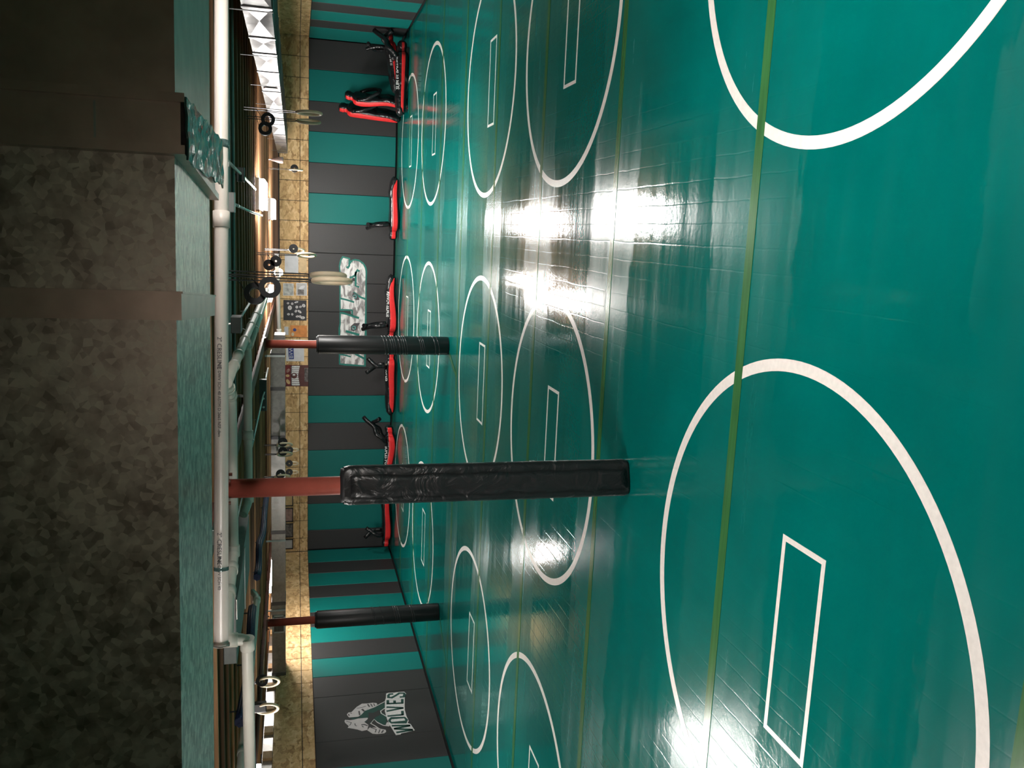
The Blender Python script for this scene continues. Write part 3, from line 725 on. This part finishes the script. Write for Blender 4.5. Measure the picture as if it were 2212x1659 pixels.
cable('dark blue cable bundle hanging from the joists near the slim left light', [(-4.25, 7.0, 2.445), (-4.5, 6.6, 2.41), (-4.9, 6.3, 2.41), (-5.3, 6.0, 2.445)], 0.045)
cable('orange brown thin wire looping beside the blue cable bundle', [(-3.90, 10.2, 2.49), (-3.92, 9.6, 2.44), (-4.05, 8.9, 2.43), (-3.95, 8.3, 2.49)], 0.004, 6, 'loose_wire', 'block_wood', 1)

pipe('pvc_pipe', 'white plastic pipe with a dark clamp running along above the wall posters', 'pipe', [(-0.50, 15.5, 2.376), (-1.884, 15.5, 2.339)], 0.034, 'pvc', fit=[(0, 0.97)], hang=[(0, 0.35)])
t = thing('ceiling_fixture', 'small pale bell shaped fixture near the end of the foil duct', 'fixture', None, (1.085, 15.5, 2.26))
MB().lathe([(0.020, 0.20), (0.030, 0.14), (0.050, 0.08), (0.055, 0.03), (0.052, 0.0), (0.045, 0.004)], n=16).build('shade', 'insulation_pink', t, True)
MB().lathe([(0.008, 0.19), (0.008, ZD-2.26)], n=8).build('stem', 'conduit', t)

# ------------------------------------------------------------------ gymnastic rings on straps
def gym_ring(label, X, Y, ztop, ang, coils=(), group='wooden gymnastic rings hung on black straps', tilt=0.0, gap=0.022, top=None):
    R, r = 0.1035, 0.0142
    t = thing('gymnastic_ring', label, 'ring', group, (X, Y, ztop-R-r))
    e = Vector((math.cos(ang), math.sin(ang), 0)); up = Vector((0, 0, 1))
    MB().torus((0, 0, 0), R, r, e, up, 40, 12).build('hoop', 'ring_wood', t, True)
    n_ = e.cross(up)
    H = R+r
    ztj = ZD-(ztop-H)
    for s_ in (-1, 1):
        pts = [Vector((0, 0, R-r*0.2))+n_*s_*0.004, Vector((0, 0, H+0.02))+n_*s_*gap*0.30, Vector((0, 0, max(H+0.03, ztj)))+n_*s_*gap*0.6]
        MB().ribbon(pts, 0.026, 0.0045, e).build('strap', 'strap_black', t)
    MB().torus((0, 0, R), r+0.003, 0.003, e, up, 12, 6).build('strap_loop', 'strap_black', t, True)
    for (cx, cy, cz, ca) in coils:                  # coiled spare strap, tied to the standing strap
        o = Vector((cx-X, cy-Y, cz-(ztop-H))); e2 = Vector((math.cos(ca), math.sin(ca), 0))
        V = []; mb = MB(); n = 26
        for rr0, rr1 in (((0.030, 0.060) if Y < 9 else (0.013, 0.066)),):
            for i in range(n):
                a = 2*math.pi*i/n; d = e2*math.cos(a)+up*math.sin(a); nn = e2.cross(up)
                V += [o+d*rr1+nn*0.019, o+d*rr1-nn*0.019, o+d*rr0-nn*0.019, o+d*rr0+nn*0.019]
        F = []
        for i in range(n):
            j = (i+1) % n
            for k in range(4): F.append((i*4+k, j*4+k, j*4+(k+1)%4, i*4+(k+1)%4))
        mb.add(V, F).build('coiled_strap', 'strap_black', t)
        tie_top = Vector((0, 0, min(ztj, o.z+0.10)))
        MB().ribbon([o+up*0.05, (o+tie_top)/2+up*0.02, tie_top], 0.024, 0.004, e).build('tie_strap', 'strap_black', t)
    return t
def cpos(x, y, Y): p = aty(x, y, Y); return p.x, p.y, p.z
vd = lambda X, Y: math.atan2(Y, X)                  # heading of the sight line: rings seen edge on
CA = YAW
gym_ring('pale wooden gymnastic ring overlapping the wall lettering, with two large strap coils', -0.303, 4.994, 1.979, vd(-0.303, 4.99)+0.10,
         [(*cpos(551, 634, 4.99), 0.25), (*cpos(583, 621, 4.95), 0.1)])
gym_ring('pale wooden gymnastic ring overlapping the wall lettering, without a strap coil', -0.303, 5.544, 1.979, vd(-0.303, 5.54)+0.13)
gym_ring('wooden gymnastic ring before the foil duct, strap coil of two turns', 0.997, 8.166, 2.059, vd(0.997, 8.17)+0.13,
         [(*cpos(579, 258, 8.2), -0.1), (*cpos(573, 278, 8.2), 0.1)])
gym_ring('wooden gymnastic ring before the foil duct, without a strap coil', 0.994, 8.805, 2.054, vd(0.994, 8.8)-0.13)
gym_ring('wooden gymnastic ring below the joists beside the bare bulb, seen edge on', -0.352, 10.76, 2.046, vd(-0.352, 10.76)+0.22,
         [(*cpos(581, 572, 10.76), 0.0), (*cpos(596, 564, 10.76), 0.0)])
gym_ring('small wooden gymnastic ring hanging past the bare bulb towards the back wall', -0.366, 13.34, 2.156, vd(-0.366, 13.34)+0.30, [(*cpos(634, 537, 13.2), 0.0)])
gym_ring('small wooden gymnastic ring near the end of the foil duct, before the sheathing', 0.924, 15.27, 2.168, vd(0.924, 15.27)+0.05, [(*cpos(636, 364, 15.3), 0.0)])
GG = 'short strapped rings before the galvanised duct'
for (px, py, Y, lab) in ((615, 961, 12.55, 'wooden ring tied up short before the galvanised duct, first from the dark switch box'),
                         (615, 981, 12.60, 'wooden ring tied up short before the galvanised duct, between two other rings'),
                         (610, 1030, 12.40, 'wooden ring tied up short before the galvanised duct, next to the wrinkled padded column')):
    c = aty(px, py, Y); gym_ring(lab, c.x, Y, c.z+0.118, vd(c.x, Y)+0.26, [(*cpos(px-4, py-6, Y-0.06), 0.2)], GG)
for (px, py, lab) in ((633, 972, 'dark coil topped ring behind the galvanised duct, first in a row of three'), (632, 1001, 'dark coil topped ring behind the galvanised duct, middle of a row of three'), (632, 1020, 'dark coil topped ring behind the galvanised duct, last of three by the column')):
    c = aty(px, py, 16.9); gym_ring(lab, c.x, 16.9, c.z+0.118, vd(c.x, 16.9)+0.30, [(*cpos(px-7, py, 16.8), 0.25)], 'far rings by the back wall')
for (px, py, Y, lab) in ((580, 1473, 8.33, 'pale ring tied up close to the joists before the left wall, with a round coil'), (577, 1531, 7.99, 'pale ring tied up close to the joists before the left wall, with a square pouch')):
    c = aty(px, py, Y); t = gym_ring(lab, c.x, Y, c.z+0.118, vd(c.x, Y)+0.42, [(*cpos(px-14, py-3, Y-0.05), 0.45)] if px == 580 else (), 'rings by the left wall')
    if px == 577:
        q = aty(562, 1527, Y-0.03); o = q-Vector(t.location)
        mb = MB(); mb.cushion(-0.05, 0.05, -0.06, 0.06, 0.05, 0.010, lambda u, w, z: (o.x+u, o.y-w+0.02, o.z+z)); mb.build('strap_pouch', 'strap_black', t)

# ------------------------------------------------------------------ throwing dummies
SECT = [(0.00, 0.070, 0.060), (0.03, 0.105, 0.085), (0.12, 0.125, 0.092), (0.35, 0.150, 0.096), (0.60, 0.168, 0.108), (0.75, 0.172, 0.112), (0.92, 0.185, 0.122),
        (1.04, 0.188, 0.120), (1.10, 0.150, 0.105), (1.13, 0.090, 0.085), (1.17, 0.085, 0.080), (1.22, 0.100, 0.092), (1.28, 0.092, 0.085), (1.32, 0.050, 0.05)]
def sect_pt(s_, hw, hh, a, grow=0.0, bendf=None):
    c, n = math.cos(a), math.sin(a); e = 0.62
    p = Vector((s_, math.copysign(abs(c)**e, c)*(hw+grow), math.copysign(abs(n)**e, n)*(hh+grow)))
    return bendf(p) if bendf else p
def dummy(label, org, ex, ez, group, arms='hug', text=None, badge=False, bend=0.0, scale=1.0, gw=1.0):
    t = thing('throwing_dummy', label, 'dummy', group)
    ex = Vector(ex).normalized(); ez = Vector(ez); ez = (ez-ex*ez.dot(ex)).normalized(); ey = ez.cross(ex)
    t.matrix_world = Matrix(((ex.x*scale, ey.x*scale, ez.x*scale, org[0]), (ex.y*scale, ey.y*scale, ez.y*scale, org[1]), (ex.z*scale, ey.z*scale, ez.z*scale, org[2]), (0, 0, 0, 1)))
    zc = 0.125
    def bf(p):
        return Vector((p.x, p.y, p.z+zc+bend*math.sin(max(0, min(1, p.x/1.3))*math.pi*2.2)*0.5))
    n = 22; V = []; F = []
    fine = []
    for (a, b) in zip(SECT[:-1], SECT[1:]):
        for k in range(3):
            u = k/3; fine.append(tuple(a[i]*(1-u)+b[i]*u for i in range(3)))
    fine.append(SECT[-1])
    for s_, hw, hh in fine:
        for k in range(n): V.append(sect_pt(s_, hw, hh, 2*math.pi*k/n, 0.0, bf))
    for i in range(len(fine)-1):
        for k in range(n): F.append((i*n+k, i*n+(k+1)%n, (i+1)*n+(k+1)%n, (i+1)*n+k))
    F.append(tuple(range(n-1, -1, -1))); F.append(tuple((len(fine)-1)*n+k for k in range(n)))
    MB().add(V, F).build('body', 'dummy_black', t, True)
    for sd in (0, math.pi):                         # red gusset down each flank
        V = []; F = []; m_ = 5
        for s_, hw, hh in fine[1:-2]:
            for k in range(m_):
                a = sd+(-0.30+0.62*k/(m_-1))*gw*(1 if sd == 0 else -1); V.append(sect_pt(s_, hw, hh, a-0.08*(1 if sd == 0 else -1), 0.007, bf))
        for i in range(len(fine)-4):
            for k in range(m_-1): F.append((i*m_+k, i*m_+k+1, (i+1)*m_+k+1, (i+1)*m_+k))
        o = MB().add(V, F).build('side_gusset', 'dummy_red', t, True); so = o.modifiers.new('t', 'SOLIDIFY'); so.thickness = 0.006
    # legs: a crease between two rounded calves is shown by two foot rolls
    for s_ in (-1, 1):
        MB().tube([bf(Vector((-0.02, s_*0.06, -0.02))), bf(Vector((0.03, s_*0.065, 0.01))), bf(Vector((0.10, s_*0.07, 0.03))), bf(Vector((0.32, s_*0.08, 0.05))), bf(Vector((0.5, s_*0.085, 0.03)))], [0.045, 0.062, 0.066, 0.066, 0.06], 12).build('leg', 'dummy_black', t, True)
    Zs = 0.115
    for s_ in (-1, 1):
        if arms == 'hug':
            pts = [(0.98, s_*0.15, Zs), (0.99, s_*0.19, Zs+0.10), (1.00, s_*0.17, Zs+0.22), (1.02, s_*0.08, Zs+0.33), (1.04+0.03*s_, -s_*0.03, Zs+0.41), (1.05+0.05*s_, -s_*0.08, Zs+0.46)]
        elif arms == 'spread':
            pts = [(0.98, s_*0.15, Zs), (0.99, s_*0.19, Zs+0.09), (0.96-0.03*s_, s_*0.18, Zs+0.19), (0.97-0.10*s_, s_*0.14, Zs+0.28), (0.98-0.16*s_, s_*0.10, Zs+0.36)]
        elif arms == 'loop':
            pts = [(1.00, s_*0.15, Zs), (1.09, s_*0.17, Zs+0.06), (1.20+0.02*s_, s_*0.15, Zs+0.13-0.06*s_), (1.32+0.02*s_, s_*0.08, Zs+0.22+0.04*s_), (1.42, -s_*0.02, Zs+0.24-0.10*s_), (1.48, -s_*0.08, Zs+0.24-0.16*s_)]
        else:
            pts = [(1.00, s_*0.17, Zs-0.05), (0.90, s_*0.21, Zs), (0.75, s_*0.20, Zs+0.05), (0.60, s_*0.12, Zs+0.10), (0.5, s_*0.03, Zs+0.12)]
        MB().tube(fillet([bf(Vector(p)) for p in pts], 0.08, 3), 0.043, 12).build('arm', 'dummy_black', t, True)
    if text:
        for (body, sx, sz, sz_, side, flip) in text:
            yy = side*(0.172+0.008)
            exl = Vector((-1, 0, 0)) if flip else Vector((1, 0, 0)); eyl = exl.cross(Vector((0, side, 0)))*-1
            text_obj('brand_print', body, sz_, 'white_print', t, frame_mtx(bf(Vector((sx, yy-side*0.03, sz))), exl, eyl.normalized() if side < 0 else -eyl.normalized()), 0.004, align='CENTER', bold=0.001)
    if badge:
        mb = MB(); mb.lathe([(0.0, 0), (0.032, 0.0), (0.032, 0.006), (0.0, 0.008)], n=14); o = mb.build('badge', 'cream_print', t); o.matrix_local = Matrix.Translation(bf(Vector((1.02, -0.155, 0.075)))) @ Matrix.Rotation(math.radians(60), 4, 'X')
    return t
DG = 'black and red throwing dummies on the mat'
UP = (0, 0, 1)
SP = 'SUPLES POWER'
# lying along the back wall, in order from the right
dummy('black and red dummy on its back, arms crossed, before the wide teal panel', (1.02, 17.73, 0), (-1, 0.10, 0), UP, DG, 'hug', bend=0.02, scale=0.93)
dummy('black and red dummy on its back under the S of the wall lettering', (-0.95, 17.82, 0), (-1, 0.02, 0), UP, DG, 'hug', [(SP, 0.55, 0.085, 0.075, 1, True)], bend=0.04, scale=1.02)
dummy('black and red dummy on its back behind the round padded column, arms raised', (-3.80, 17.68, 0), (1, 0.03, 0), UP, DG, 'spread', [('SUPLES', 0.80, 0.085, 0.075, -1, True)], True, bend=-0.02, scale=1.02)
dummy('black and red dummy with looped arms partly behind the wrinkled padded column', (-5.42, 17.72, 0), (1, -0.02, 0), UP, DG, 'loop', [(SP, 0.62, 0.080, 0.085, -1, True)], True, bend=0.06, scale=1.02)
dummy('black and red dummy on its back beside the left corner, arms up', (-5.62, 18.02, 0), (-1, 0.03, 0), UP, DG, 'spread', bend=0.03, scale=0.97)
# the heap in the right corner
dummy('black and red dummy lying in front of the corner heap, lettering on its flank', (2.16, 16.86, 0), (1, 0.0, 0.0), UP, DG, 'loop', [(SP, 0.72, 0.080, 0.085, -1, False)], True, scale=1.0, gw=0.4)
dummy('black and red dummy lying on its side on top of the corner heap', (2.64, 17.26, 0.08), (1, 0.0, 0.16), (0, -0.25, 1), DG, 'hug', [('SUPLES', 0.70, 0.085, 0.08, -1, False)], True, scale=0.80)
dummy('black and red dummy propped upright against the wall, taller of two', (2.13, 17.98, 0.03), (0.14, 0.20, 1.0), (0.85, -0.75, 0), DG, 'down', scale=0.92)
dummy('black and red dummy slumped upright before the taller propped one', (2.36, 17.62, 0.03), (0.10, 0.20, 0.9), (0.85, -0.72, 0), DG, 'down', bend=0.08, scale=0.84)

# ------------------------------------------------------------------ posters and framed pictures on the back wall
PW = 0.012
def poster(label, X0, X1, z0, z1, mat, cat='poster', group=None, border=None):
    x0, x1 = min(X0, X1), max(X0, X1); za, zb = min(z0, z1), max(z0, z1); cx, cz = (x0+x1)/2, (za+zb)/2
    base = WB(cx, PW, za)
    t = thing('poster' if cat == 'poster' else 'picture_frame', label, cat, group, base)
    L = lambda u, w, z: (u-cx, -w, z-za)
    def put(nm, mb, m): return mb.build(nm, m, t)
    put('sheet', MB().box((x0, 0, za), (x1, 0.004, zb), L), border or mat)
    if border: put('print', MB().box((x0+0.012, 0.004, za+0.012), (x1-0.012, 0.0052, zb-0.012), L), mat)
    return t, L, put, (x0, x1, za, zb)
def ell(cx, cz, a, b, n=14, rot=0): return [(cx+a*math.cos(2*math.pi*k/n)*math.cos(rot)-b*math.sin(2*math.pi*k/n)*math.sin(rot), cz+a*math.cos(2*math.pi*k/n)*math.sin(rot)+b*math.sin(2*math.pi*k/n)*math.cos(rot)) for k in range(n)]
poster('faded pale photo sheet, upper of two beside the black poster', -1.195, -1.449, 2.309, 2.095, 'paper_photo', border='paper_white')
t, L, put, b = poster('grey and white photo sheet, lower of two beside the black poster', -1.178, -1.442, 2.043, 1.827, 'photo_grey', border='paper_white')
put('print', MB().slab([(b[0]+.02, b[2]+.06), (b[0]+.12, b[2]+.06), (b[0]+.13, b[3]-.03), (b[0]+.02, b[3]-.03)], 0.0052, 0.006, L), 'photo_dark')
put('print', MB().slab(ell(b[0]+.17, b[2]+.10, .03, .07, rot=.5), 0.0052, 0.0062, L), 'paper_white')
t, L, put, b = poster('black poster covered with white drawn figures', -1.541, -1.968, 2.305, 1.835, 'paper_black')
W_, H_ = b[1]-b[0], b[3]-b[2]
for i, (u, v, a, c, r_) in enumerate([(.62, .72, .11, .09, 0), (.82, .62, .06, .055, 0), (.84, .80, .05, .05, 0), (.30, .78, .055, .06, 0), (.30, .62, .06, .05, .3), (.66, .42, .07, .06, 0), (.68, .26, .05, .06, .4), (.74, .12, .09, .07, .6), (.44, .30, .11, .05, .9), (.46, .46, .07, .05, -.5), (.20, .40, .05, .07, .2), (.14, .16, .07, .10, .1), (.20, .28, .06, .06, 0), (.90, .44, .04, .09, .3)]):
    put('drawn_figure', MB().slab(ell(b[0]+W_*u, b[2]+H_*v, W_*a, H_*c, 12, r_), 0.004, 0.0052, L), 'light_fur')
    put('drawn_line', MB().stroke([(b[0]+W_*(u-a*.6), b[2]+H_*(v+.02)), (b[0]+W_*u, b[2]+H_*(v-.01)), (b[0]+W_*(u+a*.6), b[2]+H_*(v+.03))], 0.006, 0.0052, 0.0058, L), 'paper_black')
t, L, put, b = poster('orange poster with a small blue emblem', -2.072, -2.321, 2.166, 1.825, 'paper_orange')
put('emblem', MB().slab(ell((b[0]+b[1])/2+.03, b[3]-.09, .035, .035), 0.004, 0.005, L), 'navy_print')
put('print', MB().slab(ell(b[0]+.06, b[3]-.05, .04, .03), 0.004, 0.005, L), 'cream_print')
poster('small white label above the orange poster', -2.103, -2.277, 2.288, 2.203, 'paper_white')
t, L, put, b = poster('white sign with blue block letters behind the red column', -2.484, -2.837, 2.251, 1.881, 'paper_white')
put('letter_ground', MB().slab([(b[0]+.045, b[3]-.16), (b[0]+.045, b[3]-.06), (b[0]+.10, b[3]-.05), (b[1]-.02, b[3]-.04), (b[1]-.02, b[3]-.15)], 0.004, 0.005, L), 'navy_print')
text_obj('lettering', 'BVW', 0.115, 'paper_white', t, frame_mtx((b[0]+.06-(b[0]+b[1])/2, -0.0052, b[3]-.105-b[2]), (1, 0, 0), UP), 0.0005)
text_obj('lettering', 'One Rep at a T', 0.048, 'print_dark', t, frame_mtx((b[0]+.035-(b[0]+b[1])/2, -0.0045, b[2]+.095), (1, 0, 0), UP), 0.0005)
t, L, put, b = poster('dark red poster with a white fringed letter block and a round red badge', -2.918, -3.377, 2.271, 1.784, 'paper_brown')
put('print', MB().box((b[0], 0.004, b[3]-.15), (b[1], 0.0046, b[3]), L), 'paper_red')
for k in range(10):
    u = b[0]+.02+k*.043
    d = .035*abs(k-4.5)/4.5
    put('letter_bar', MB().slab([(u, b[3]-.115), (u+.034, b[3]-.115), (u+.034, b[3]-.265-d), (u, b[3]-.265-d*(0.9))], 0.0046, 0.0054, L), 'white_print')
put('letter_band', MB().box((b[0]+.02, 0.0046, b[3]-.135), (b[1]-.02, 0.0054, b[3]-.115), L), 'white_print')
put('round_badge', MB().slab(ell((b[0]+b[1])/2, b[3]-.185, .062, .062, 18), 0.0054, 0.0062, L), 'paper_brown')
put('badge_mark', MB().slab(ell((b[0]+b[1])/2+.02, b[3]-.18, .02, .03, 10), 0.0062, 0.0068, L), 'white_print')
put('print', MB().slab(ell(b[0]+.10, b[3]-.06, .06, .035, 12, .5), 0.0046, 0.0052, L), 'photo_tan')
put('print', MB().slab(ell(b[1]-.12, b[3]-.06, .05, .03, 12, -.6), 0.0046, 0.0052, L), 'photo_pink')
put('print', MB().slab(ell((b[0]+b[1])/2, b[3]-.05, .03, .04, 12), 0.0046, 0.0052, L), 'photo_tan')
put('print', MB().box((b[0]+.10, 0.004, b[2]+.01), (b[1]-.06, 0.0046, b[2]+.09), L), 'photo_dark')
t, L, put, b = poster('crinkled glossy sheet behind the bare bulb', -0.600, -0.985, 2.275, 2.00, 'paper_white')
t, L, put, b = poster('pale tan sheet below the crinkled glossy one', -0.585, -0.960, 1.985, 1.835, 'photo_tan')
FG = 'framed pictures in a row above the pads'
for (x0, x1, mt, lab) in ((-5.64, -6.035, 'photo_tan', 'black framed tan picture next to the wrinkled padded column'), (-6.075, -6.395, 'photo_pink', 'black framed pinkish photograph between the tan and the dark one'), (-6.432, -6.752, 'photo_dark', 'black framed dark photograph between two lighter ones'), (-6.788, -7.02, 'photo_grey', 'black framed pale grey sheet in the left corner')):
    t, L, put, b = poster(lab, x0, x1, 2.36, 2.108, 'frame_black', 'picture', FG)
    put('picture', MB().box((b[0]+.022, 0.004, b[2]+.022), (b[1]-.022, 0.008, b[3]-.022), L), mt)
    for (a0, a1, c0, c1) in ((b[0], b[1], b[2], b[2]+.02), (b[0], b[1], b[3]-.02, b[3]), (b[0], b[0]+.02, b[2], b[3]), (b[1]-.02, b[1], b[2], b[3])):
        put('frame_rail', MB().box((a0, 0.004, c0), (a1, 0.018, c1), L), 'frame_black')

# ------------------------------------------------------------------ big WOLVES lettering printed across the black pads
PF = 0.0503                                         # just proud of the pad faces
def za(l): return [(lambda p: (p.x, p.z))(aty(700+a*160/2212, 540+b*160/2212, YB)) for a, b in l]
def zb(l): return [(lambda p: (p.x, p.z))(aty(700+a*200/2212, 650+b*200/2212, YB)) for a, b in l]
word = bpy.data.objects.new('wall_lettering', None); COL.objects.link(word); word.parent = wall_back
word['label'] = 'wide WOLVES lettering filled with grey fur and wolf eyes'
def wput(nm, mb, m): return mb.build(nm, m, word)
sil = za([(545, 180), (780, 240), (775, 330), (850, 285), (930, 265), (1050, 290), (1180, 380), (1260, 500), (1290, 650), (1270, 900), (1270, 1600)]) + zb([(1015, 640), (1020, 850), (1000, 1270), (1000, 1570), (500, 1545), (355, 1520), (352, 1270), (335, 1040), (345, 850), (345, 650), (370, 530), (370, 270), (368, 190)]) + za([(460, 1600), (460, 650), (440, 480), (475, 300)])
wput('letter_outline', MB().slab(sil, 0.0, PF+0.0012, WB), 'teal_print')
face = za([(570, 235), (735, 275), (745, 480), (800, 400), (860, 325), (930, 315), (1050, 345), (1160, 430), (1215, 540), (1238, 650), (1232, 900), (1228, 1600)]) + zb([(968, 640), (970, 850), (955, 1290), (955, 1535), (500, 1500), (392, 1490), (392, 1290), (385, 1040), (390, 850), (388, 650), (402, 540), (402, 300), (400, 180)]) + za([(497, 1600), (498, 700), (484, 480), (520, 320)])
wput('letter_face', MB().slab(face, 0.0, PF+0.0024, WB), 'fur_print')
def cut(pts, w_=0.030, m='teal_print', d=0.0034): wput('letter_cut', MB().stroke(pts, w_*1.35, PF, PF+d, WB), m)
cut(za([(760, 290), (752, 470), (715, 530), (665, 500)])); cut(za([(1060, 640), (995, 600), (965, 650), (920, 760), (840, 810), (760, 825)]))
cut(za([(945, 650), (945, 1075), (1050, 1105)])); cut(za([(660, 1010), (775, 1040)]), 0.025)
cut(za([(1235, 1465), (1090, 1410), (1000, 1350), (880, 1260)]), 0.030); cut(za([(490, 1445), (640, 1480), (760, 1515), (900, 1560)]), 0.028)
cut(zb([(380, 275), (540, 310), (690, 365), (835, 410)]), 0.036); cut(zb([(672, 215), (672, 350)]), 0.026); cut(zb([(380, 210), (540, 215), (672, 222)]), 0.026)
cut(zb([(520, 722), (840, 812)]), 0.036); cut(zb([(385, 1275), (520, 1300), (640, 1335)]), 0.024); cut(zb([(740, 1262), (860, 1325), (985, 1390)]), 0.034)
wput('letter_counter', MB().slab(za([(850, 830), (920, 840), (920, 930), (830, 930)]), PF, PF+0.0040, WB), 'black_pad')
wput('letter_counter', MB().slab(zb([(372, 232), (640, 236), (650, 330), (560, 300), (460, 268), (372, 262)]), PF, PF+0.0040, WB), 'black_pad')
for pts, iris in ((za([(860, 1260), (1000, 1340), (1060, 1490), (960, 1500), (880, 1440), (840, 1350)]), za([(920, 1390)])[0]), (zb([(860, 530), (720, 530), (640, 600), (640, 700), (700, 725), (780, 690), (810, 600)]), zb([(715, 640)])[0])):
    wput('eye', MB().slab(pts, PF, PF+0.0044, WB), 'print_dark')
    wput('iris', MB().slab(ell(iris[0], iris[1], 0.042, 0.040), PF, PF+0.0052, WB), 'teal_light')
    wput('pupil', MB().slab(ell(iris[0], iris[1]+0.004, 0.024, 0.026), PF, PF+0.0058, WB), 'print_dark')
    wput('eye_glint', MB().slab(ell(iris[0]-0.026, iris[1]+0.020, 0.010, 0.010, 8), PF, PF+0.0064, WB), 'white_print')

# ------------------------------------------------------------------ emblem with WOLVES on the left wall
def zl(l): return [(lambda p: (p.y, p.z))(atx(725+a*180/2212, 1480+b*180/2212, XL)) for a, b in l]
emb = bpy.data.objects.new('wall_emblem', None); COL.objects.link(emb); emb.parent = wall_left
emb['label'] = 'green and white wrestling emblem with the word WOLVES'
def eput(nm, poly, d, m): return MB().slab(zl(poly), 0.0, PF+d, WL).build(nm, m, emb)
def estr(nm, pts, w_, d, m): return MB().stroke(zl(pts), w_, PF, PF+d, WL).build(nm, m, emb)
body = [(370, 870), (620, 850), (790, 680), (1000, 610), (1290, 470), (1320, 600), (1190, 690), (1330, 800), (1350, 870), (1340, 1050), (1260, 1050), (1100, 970), (1020, 900), (930, 1010), (780, 990), (860, 880), (600, 870), (480, 920)]
estr('outline', [(790, 670), (1000, 595), (1300, 440)], 0.014, 0.0008, 'white_print'); estr('outline', [(1020, 890), (1110, 990), (1260, 1065), (1420, 1090)], 0.016, 0.0008, 'white_print'); estr('outline', [(1020, 895), (930, 1015), (1060, 1090), (1170, 1165)], 0.014, 0.0008, 'white_print'); estr('outline', [(1310, 610), (1195, 690), (1210, 750), (1340, 830)], 0.014, 0.0020, 'white_print')
eput('green_body', body, 0.0014, 'green_print')
eput('dark_fur', [(870, 730), (1000, 740), (1160, 650), (1200, 780), (1060, 850), (1010, 910), (910, 1000), (800, 1000), (870, 870)], 0.0020, 'black_pad')
eput('light_shape', [(235, 960), (250, 925), (380, 935), (480, 920), (600, 890), (850, 870), (855, 900), (760, 980), (870, 1060), (840, 1190), (700, 1220), (580, 1180), (480, 1160), (320, 1135), (350, 1090), (250, 1000)], 0.0024, 'light_fur')
eput('light_shape', [(840, 1200), (900, 1130), (1100, 1130), (1200, 1165), (1330, 1190), (1340, 1240), (1290, 1280), (1100, 1300), (980, 1290)], 0.0024, 'light_fur')
eput('light_shape', [(300, 780), (340, 730), (420, 720), (560, 580), (700, 495), (850, 490), (980, 470), (1080, 480), (1110, 510), (1000, 600), (830, 640), (760, 700), (690, 780), (600, 840), (360, 860), (330, 830)], 0.0024, 'light_fur')
eput('light_shape', [(1330, 1050), (1370, 980), (1440, 1040), (1430, 1090), (1340, 1085)], 0.0024, 'light_fur')
for pts, w_ in (([(280, 960), (420, 1000), (370, 1080)], .010), ([(510, 1020), (520, 1070), (560, 1090)], .012), ([(680, 1060), (760, 1050), (850, 1080)], .022), ([(700, 1090), (740, 1120)], .016), ([(880, 1090), (960, 1140), (1080, 1180), (1050, 1260)], .014), ([(1180, 1180), (1140, 1280)], .014), ([(1270, 1200), (1220, 1270)], .022), ([(340, 770), (360, 820)], .016), ([(390, 740), (430, 760)], .012), ([(620, 690), (640, 800)], .022), ([(700, 640), (760, 700)], .03), ([(560, 620), (700, 600), (800, 560)], .010), ([(850, 510), (900, 580)], .022), ([(930, 500), (980, 580)], .016), ([(1010, 490), (1040, 560)], .014)):
    estr('ink_line', pts, w_, 0.0030, 'print_dark')
eput('letter_outline', [(1340, 230), (1400, 210), (1550, 205), (1670, 190), (1820, 180), (1870, 230), (1835, 350), (1832, 520), (1835, 660), (1880, 825), (1940, 950), (1910, 1010), (1990, 1040), (2100, 1200), (1740, 1285), (1720, 1310), (1600, 1325), (1430, 1050), (1365, 900), (1325, 760), (1308, 700), (1308, 420), (1335, 345)], 0.0034, 'white_print')
lw = 0.040
for pts in ([(1530, 240), (1430, 245), (1400, 280), (1400, 330), (1490, 340), (1590, 285), (1690, 220), (1810, 220), (1830, 250), (1810, 315), (1700, 322)],
            [(1350, 500), (1800, 480)], [(1385, 500), (1385, 405)], [(1565, 490), (1565, 415)], [(1770, 480), (1770, 375)],
            [(1350, 590), (1800, 610)], [(1350, 700), (1800, 612)],
            [(1375, 830), (1800, 790)], [(1780, 800), (1770, 690)],
            [(1430, 930), (1480, 885), (1830, 865), (1885, 930), (1860, 985), (1480, 1005), (1430, 960), (1430, 930)],
            [(1490, 1085), (1980, 1075)], [(1980, 1080), (1550, 1165)], [(1550, 1165), (2050, 1190)], [(2050, 1192), (1610, 1265)]):
    estr('letter', pts, lw, 0.0044, 'green_print')

# ------------------------------------------------------------------ details belong to the part they sit on
SUB = {'throwing_dummy': (('body', ('side_gusset', 'brand_print', 'badge')),),
       'support_column': (('pad', ('tape_edge', 'flap', 'foam_rim', 'tape_band')), ('cap_plate', ('bolt',))),
       'air_duct': (('vent_grille', ('louvre', 'grille_recess')), ('joint_collar', ('collar_flange', 'scratch', 'clear_tape')), ('drive_cleat', ('cleat_edge',))),
       'gymnastic_ring': (('strap', ('coiled_strap', 'tie_strap', 'strap_pouch', 'strap_loop')),),
       'ceiling_light': (('housing', ('end_plate', 'hanger')),),
       'poster': (('round_badge', ('badge_mark',)),), 'switch_box': (('body', ('knob', 'cover')),)}
kind = lambda o: o.name.split('.')[0]
for t in [o for o in COL.objects if o.parent is None and kind(o) in SUB]:
    kids = [o for o in COL.objects if o.parent == t]
    for pn, names in SUB[kind(t)]:
        ps = [o for o in kids if kind(o) == pn]
        if not ps: continue
        for c in kids:
            if kind(c) in names:
                c.parent = ps[0]; c.matrix_parent_inverse = ps[0].matrix_basis.inverted()
